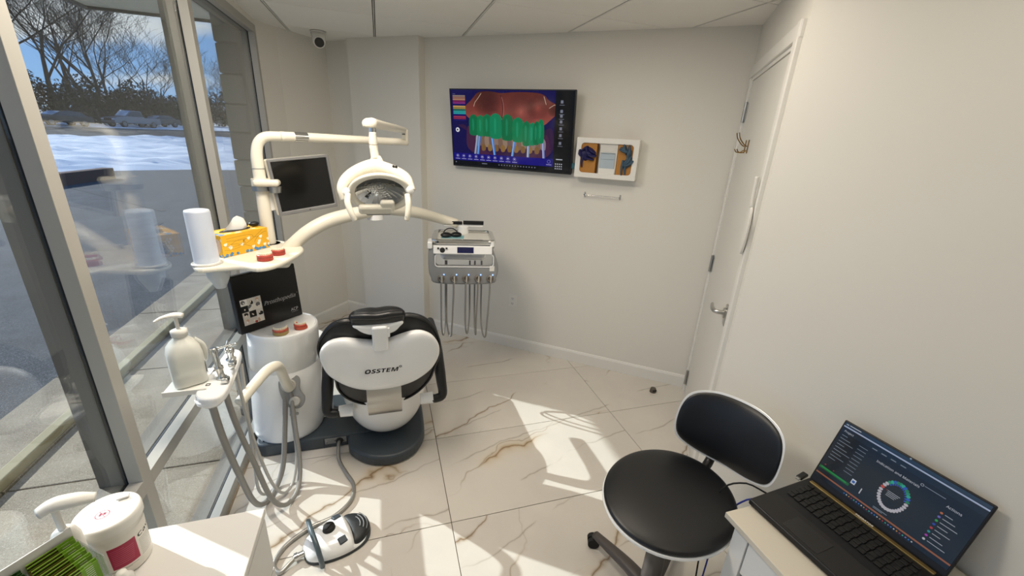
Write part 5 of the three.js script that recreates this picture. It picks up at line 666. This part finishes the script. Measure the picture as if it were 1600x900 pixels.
setting('dark_strip', (() => { const a = V(-8.3, 0, -14.9), b = V(-4.67, 0, -11.08), d = b.clone().sub(a), g = box(0.09, 0.006, d.length()); g.rotateY(Math.atan2(d.x, d.z)); return g.translate((a.x + b.x) / 2, -0.148, (a.z + b.z) / 2); })(), mat('#3a3a3c', 0.8), 'thin dark line across the car park');  // thin dark strip laid flat on the asphalt
{ const eg = structGroup('roof_eave', 'cream soffit and fascia of the eave over the window', V(0, 0, 0)); part('soffit', at(box(1.38, 0.04, 8.6), -1.555, 2.62, -0.55), mat('#cfc9b8', 0.8), eg, 'cream soffit board'); part('fascia', [at(box(0.04, 0.16, 8.7), -2.25, 2.66, -0.55), at(box(1.4, 0.16, 0.04), -1.56, 2.66, -4.85)], mat('#5d574f', 0.7), eg, 'brown fascia'); part('eave_lining', at(box(0.06, 0.02, 8.5), -0.95, 2.595, -0.55), M.aluDark, eg); part('upper_wall', at(box(0.14, 0.25, 8.6), -0.87, 2.53, -0.55), mat('#bdb7a8', 0.8), eg, 'wall band over the window'); part('roof_deck', at(box(3.6, 0.12, 9), 0.7, 2.78, -0.6), M.dark, eg, 'dark roof deck'); }
{ const pg = structGroup('wall_exterior', 'stone-faced pier outside at the far end of the window', V(-0.96, 0, -3.95)); const R = rng(4), sm = ['#8d8a84', '#98948c', '#827f7a'].map((c) => mat(c, 0.85)); part('pier_core', at(box(0.16, 2.75, 0.36), 0, 1.2, -0.0), mat('#7f7b75', 0.85), pg, 'mortar core');
  for (let k = 0; k < 14; k++) { const h = 0.19, y = -0.07 + k * 0.196, o = (R() - 0.5) * 0.018; part('stone_block', at(rbox(0.2 + o, h, 0.4, 0.012), -0.0, y + h / 2, 0), sm[k % 3], pg); } }
// cars
function car(label, s, r, kind, bodyCol) {
  const p = ground(s, r), o = thing(kind === 'pickup' ? 'pickup_truck' : 'sedan_car', label, 'car', [p.x, p.y, p.z], Math.atan2(RE.z, -RE.x) , 'cars across the road');   // local x points to the nose, down the road to the left
  const paint = mat(bodyCol, 0.3, 0.3, { clearcoat: 0.8 }), glassM = mat('#3a4450', 0.08, 0.2), w = 1.84; const side = kind === 'pickup' ? [[-2.75, 0.42], [-2.75, 1.08], [-0.75, 1.1], [-0.7, 1.18], [1.05, 1.18], [2.55, 1.02], [2.75, 0.9], [2.78, 0.42]] : [[-2.35, 0.36], [-2.4, 0.75], [-2.25, 0.98], [-1.5, 1.0], [0.9, 0.98], [2.1, 0.82], [2.35, 0.68], [2.4, 0.34]];
  const cab = kind === 'pickup' ? [[-0.8, 1.12], [-0.62, 1.8], [0.55, 1.84], [1.35, 1.14]] : [[-2.05, 0.96], [-1.3, 1.36], [-0.5, 1.45], [0.3, 1.38], [1.2, 0.94]];
  part('car_body', extrude(side, w, 0.08, [], 3).translate(0, 0, -w / 2), paint, o); const c = part('cabin', extrude(cab, w - 0.3, 0.1, [], 3).translate(0, 0, -(w - 0.3) / 2), paint, o);
  const k = 0.86, cc = [cab.reduce((a, q) => a + q[0], 0) / cab.length, cab.reduce((a, q) => a + q[1], 0) / cab.length], gl = cab.map(([x, y]) => [cc[0] + (x - cc[0]) * k, cc[1] + (y - cc[1]) * k]); part('side_glass', extrude(gl, w - 0.24, 0.02).translate(0, 0, -(w - 0.24) / 2), glassM, c, 'dark side windows');
  const f0 = cab[cab.length - 1], f1 = cab[cab.length - 2], ws = box(Math.hypot(f0[0] - f1[0], f0[1] - f1[1]) * 0.84, 0.03, w - 0.5); ws.rotateZ(Math.atan2(f1[1] - f0[1], f1[0] - f0[0])); part('windscreen', ws.translate((f0[0] + f1[0]) / 2 + 0.03, (f0[1] + f1[1]) / 2 + 0.02, 0), mat('#9fb2c6', 0.06, 0.3), c, 'bright windscreen');
  for (const x of kind === 'pickup' ? [-1.75, 1.75] : [-1.45, 1.5]) for (const z of [-0.8, 0.8]) { const t = part('wheel', at(cyl(0.36, 0.36, 0.24, 22), x, 0.36, z, Math.PI / 2), M.rubber, o); part('rim', at(cyl(0.22, 0.22, 0.26, 16), x, 0.36, z, Math.PI / 2), mat('#6f7275', 0.4, 0.6), t); }
  for (const z of [-0.68, 0.68]) part('headlight', at(rbox(0.1, 0.16, 0.4, 0.04), side[side.length - 2][0] - 0.04, side[side.length - 2][1] - 0.08, z), mat('#dfe4ea', 0.15, 0.2), o); if (kind === 'pickup') part('grille', at(rbox(0.06, 0.3, 0.95, 0.02), 2.76, 0.8, 0), M.black, o); part('bumper', at(rbox(0.14, 0.16, w - 0.1, 0.05), side[side.length - 1][0] - 0.02, 0.46, 0), mat('#2c2d30', 0.5), o);
  return o;
}
car('black sedan on the road verge, leftmost car', 51, 37.7, 'sedan', '#08080a'); car('grey pickup truck beside the black sedan across the road', 52, 45.8, 'pickup', '#6a7078'); car('dark car half hidden behind the pickup', 55, 52, 'sedan', '#24262c');
// bare trees
const barkM = [mat('#2c2421', 0.95), mat('#342a24', 0.95), mat('#3a312b', 0.95)];
function bareTree(label, s, r, H, seed, spread = 0.5, limbs = 4) {
  const R = rng(seed), p = ground(s, r), o = thing('bare_tree', label, 'tree', [p.x, p.y - 0.1, p.z], 0, 'bare trees across the road'), big = { P: [], N: [], I: [] }, fine = { P: [], N: [], I: [] };
  const seg = (B, a, b, ra, rb, n) => { const d = b.clone().sub(a).normalize(), u = Math.abs(d.y) < 0.9 ? V(0, 1, 0) : V(1, 0, 0), x = u.clone().cross(d).normalize(), y = d.clone().cross(x), k0 = B.P.length / 3; for (const [c, q] of [[a, ra], [b, rb]]) for (let i = 0; i < n; i++) { const t = i / n * 2 * Math.PI, m = x.clone().multiplyScalar(Math.cos(t)).addScaledVector(y, Math.sin(t)); B.P.push(c.x + m.x * q, c.y + m.y * q, c.z + m.z * q); B.N.push(m.x, m.y, m.z); } for (let i = 0; i < n; i++) { const e = k0 + i, f = k0 + (i + 1) % n; B.I.push(e, f, e + n, f, f + n, e + n); } };
  const grow = (a, d, len, rad, lv) => { let q = a, dir = d.clone(); const n = lv < 2 ? 4 : 3, kids = []; for (let i = 0; i < n; i++) { dir.add(V((R() - 0.5) * 0.42, 0.03 + (R() - 0.5) * 0.22, (R() - 0.5) * 0.42)).normalize(); const e = q.clone().addScaledVector(dir, len / n), r0 = rad * (1 - 0.6 * i / n), r1 = rad * (1 - 0.6 * (i + 1) / n); seg(lv < 2 ? big : fine, q, e, r0, r1, lv < 2 ? 7 : lv < 4 ? 4 : 3); q = e; if (lv < 5 && i > (lv === 0 ? 0 : -1)) kids.push([q.clone(), dir.clone(), r1]); }
    for (const [c, dd, rr] of kids) { const m = lv === 0 ? Math.max(1, limbs - 2) : lv === 1 ? 1 + (R() < 0.5) : lv < 4 ? 1 + (R() < 0.3) : 1; for (let k = 0; k < m; k++) { const t = R() * 6.28, sp = spread * (0.8 + R() * 0.9), nd = dd.clone().multiplyScalar(0.85).add(V(Math.cos(t) * sp, 0.12 + R() * 0.2, Math.sin(t) * sp)).normalize(); grow(c, nd, len * (lv === 0 ? 0.9 : lv === 1 ? 0.6 : 0.62) * (0.7 + R() * 0.5), Math.max(0.014, rr * 0.6), lv + 1); } } };
  grow(V(0, 0, 0), V((R() - 0.5) * 0.25, 1, (R() - 0.5) * 0.25).normalize(), H * 0.42, H * 0.014, 0);
  const mk = (B) => { const g = new THREE.BufferGeometry(); g.setAttribute('position', new THREE.Float32BufferAttribute(B.P, 3)); g.setAttribute('normal', new THREE.Float32BufferAttribute(B.N, 3)); g.setAttribute('uv', new THREE.Float32BufferAttribute(new Float32Array(B.P.length / 3 * 2), 2)); g.setIndex(B.I); return g; };
  part('trunk', mk(big), barkM[seed % 3], o, 'trunk and main limbs'); const t = part('twigs', mk(fine), barkM[(seed + 1) % 3], o, 'fine bare branches and twigs'); t.userData.kind = 'stuff'; return o;
}
const treeList = [[58, 39, 23, 'tallest bare tree at the left edge of the window view'], [57, 41.8, 21, 'bare tree over the bonnet of the black sedan'], [60, 46.3, 20, 'bare tree right of the black sedan'], [57, 46.9, 19, 'many-stemmed bare tree between sedan and pickup'], [62, 53, 17, 'bare tree behind the pickup cab'], [60, 55, 14, 'smaller bare tree right of the pickup'], [62, 59.5, 12, 'slender bare tree beside the window mullion'], [66, 45, 24, 'bare tree in the second row at far left'], [68, 54, 19, 'bare tree in the second row behind the gap between cars'], [70, 62, 15, 'bare tree in the second row behind the pickup'], [60, 66, 12, 'bare tree left in the narrow far pane'], [62, 71, 12, 'bare tree in the middle of the narrow far pane'], [64, 77, 14, 'bare tree beside the stone pier'], [58, 36, 22, 'bare tree partly hidden by the near mullion']];
treeList.forEach(([s, r, H, label], i) => bareTree(label, s, r, H, 101 + i * 13, i === 3 ? 0.5 : 0.62, i === 3 ? 5 : 3));
// dark thicket and evergreens
const leafM = ['#2a241c', '#241f19', '#26261c', '#1f241b'].map((c) => mat(c, 0.95, 0, { side: THREE.DoubleSide }));
function shrub(label, s, r, rx, h, seed, m) { const R = rng(seed), p = ground(s, r), o = thing('shrub', label, 'shrub', [p.x, p.y, p.z], 0, 'dark shrubs across the road'), P = []; for (let i = 0; i < 2600; i++) { const a = R() * 6.28, u = Math.pow(R(), 0.6), y = Math.pow(R(), 0.8), k = rx * u * Math.sqrt(Math.max(0.05, 1 - y * y * 0.9)), c = V(Math.cos(a) * k, 0.05 + y * h * (0.82 + 0.18 * Math.sin(a * 3 + seed)), Math.sin(a) * k), z = 0.16 + R() * 0.16; for (let q = 0; q < 3; q++) P.push(c.x + (R() - 0.5) * z * 1.6, c.y + (R() - 0.5) * z * 1.8, c.z + (R() - 0.5) * z * 1.6); } const g = new THREE.BufferGeometry(); g.setAttribute('position', new THREE.Float32BufferAttribute(P, 3)); g.setAttribute('uv', new THREE.Float32BufferAttribute(new Float32Array(P.length / 3 * 2), 2)); g.computeVertexNormals(); const f = part('foliage', g, leafM[m], o, 'dense dark foliage'); f.userData.kind = 'stuff'; part('stem', at(cyl(0.06, 0.1, h * 0.6, 8), 0, h * 0.3, 0), barkM[0], o); }
[[56, 35.5, 3.4, 4.6], [57, 39.5, 3.4, 5.0], [56, 42.5, 3.2, 4.4], [58, 46.5, 3.4, 5.2], [57, 49.5, 3, 4.0], [59, 53, 3.2, 5.4], [61, 57.5, 3.2, 4.6], [63, 62, 3.2, 4.2], [64, 66, 3.2, 4.4], [62, 68, 3.4, 5.6], [62, 72.5, 3.4, 5.8], [64, 78, 3.6, 5.0], [66, 85, 3.8, 4.8]].forEach(([s, r, rx, h], i) => shrub(['dark leafless thicket at the left behind the road', 'brown thicket above the black sedan', 'brown thicket right over the sedan roof', 'dark thicket between sedan and pickup', 'low thicket left of the pickup', 'dark evergreen rising behind the pickup', 'evergreen right of the pickup', 'low dark shrub beside the mullion', 'dark shrub hidden by the mullion', 'broad dark evergreen in the narrow far pane', 'tall dark evergreen in the narrow far pane', 'dark evergreen next to the stone pier', 'dark evergreen hidden by the stone pier'][i], s, r, rx, h, 300 + i, i % 4));
// houses behind the trees
function house(label, s, r, w, d, h, col) { const p = ground(s, r), o = thing('house', label, 'house', [p.x, p.y, p.z], Math.atan2(-RE.z, RE.x), 'houses behind the trees'); part('house_wall', at(box(w, h, d), 0, h / 2, 0), mat(col, 0.85), o); part('roof', extrude([[-d / 2 - 0.4, h], [d / 2 + 0.4, h], [0, h + 1.7]], w + 0.6).rotateY(Math.PI / 2).translate(-w / 2 - 0.3, 0, 0), snowM, o, 'snow-covered gable roof'); for (let k = -1; k <= 1; k++) for (const z of [1, -1]) part('house_window', at(box(0.9, 1.1, 0.06), k * w * 0.3, h * 0.55, z * d / 2), mat('#31363c', 0.2), o); part('house_door', at(box(0.9, 2, 0.06), w * 0.15, 1, -d / 2), mat('#6b4a3a', 0.6), o); }
house('low house with snow roof behind the pickup', 80, 72, 11, 7, 2.6, '#8f8478'); house('grey house with snow roof in the narrow far pane', 82, 98, 12, 7, 2.6, '#9a9690');
{ const p = ground(50, 60.5), o = thing('road_sign', 'plain white roadside sign board on two posts', 'sign', [p.x, p.y, p.z], Math.atan2(-RE.z, RE.x) + 0.5); part('sign_board', at(rbox(2.2, 1.0, 0.08, 0.02), 0, 1.2, 0), M.trim, o); for (const x of [-0.9, 0.9]) part('sign_post', at(rbox(0.1, 1.6, 0.1, 0.01), x, 0.75, 0), M.aluDark, o); }
const M_glassy = new Set([M.glass]);

scene.traverse((o) => { if (o.isMesh && !M_glassy.has(o.material)) { o.castShadow = true; o.receiveShadow = true; } });
renderer.render(scene, camera);
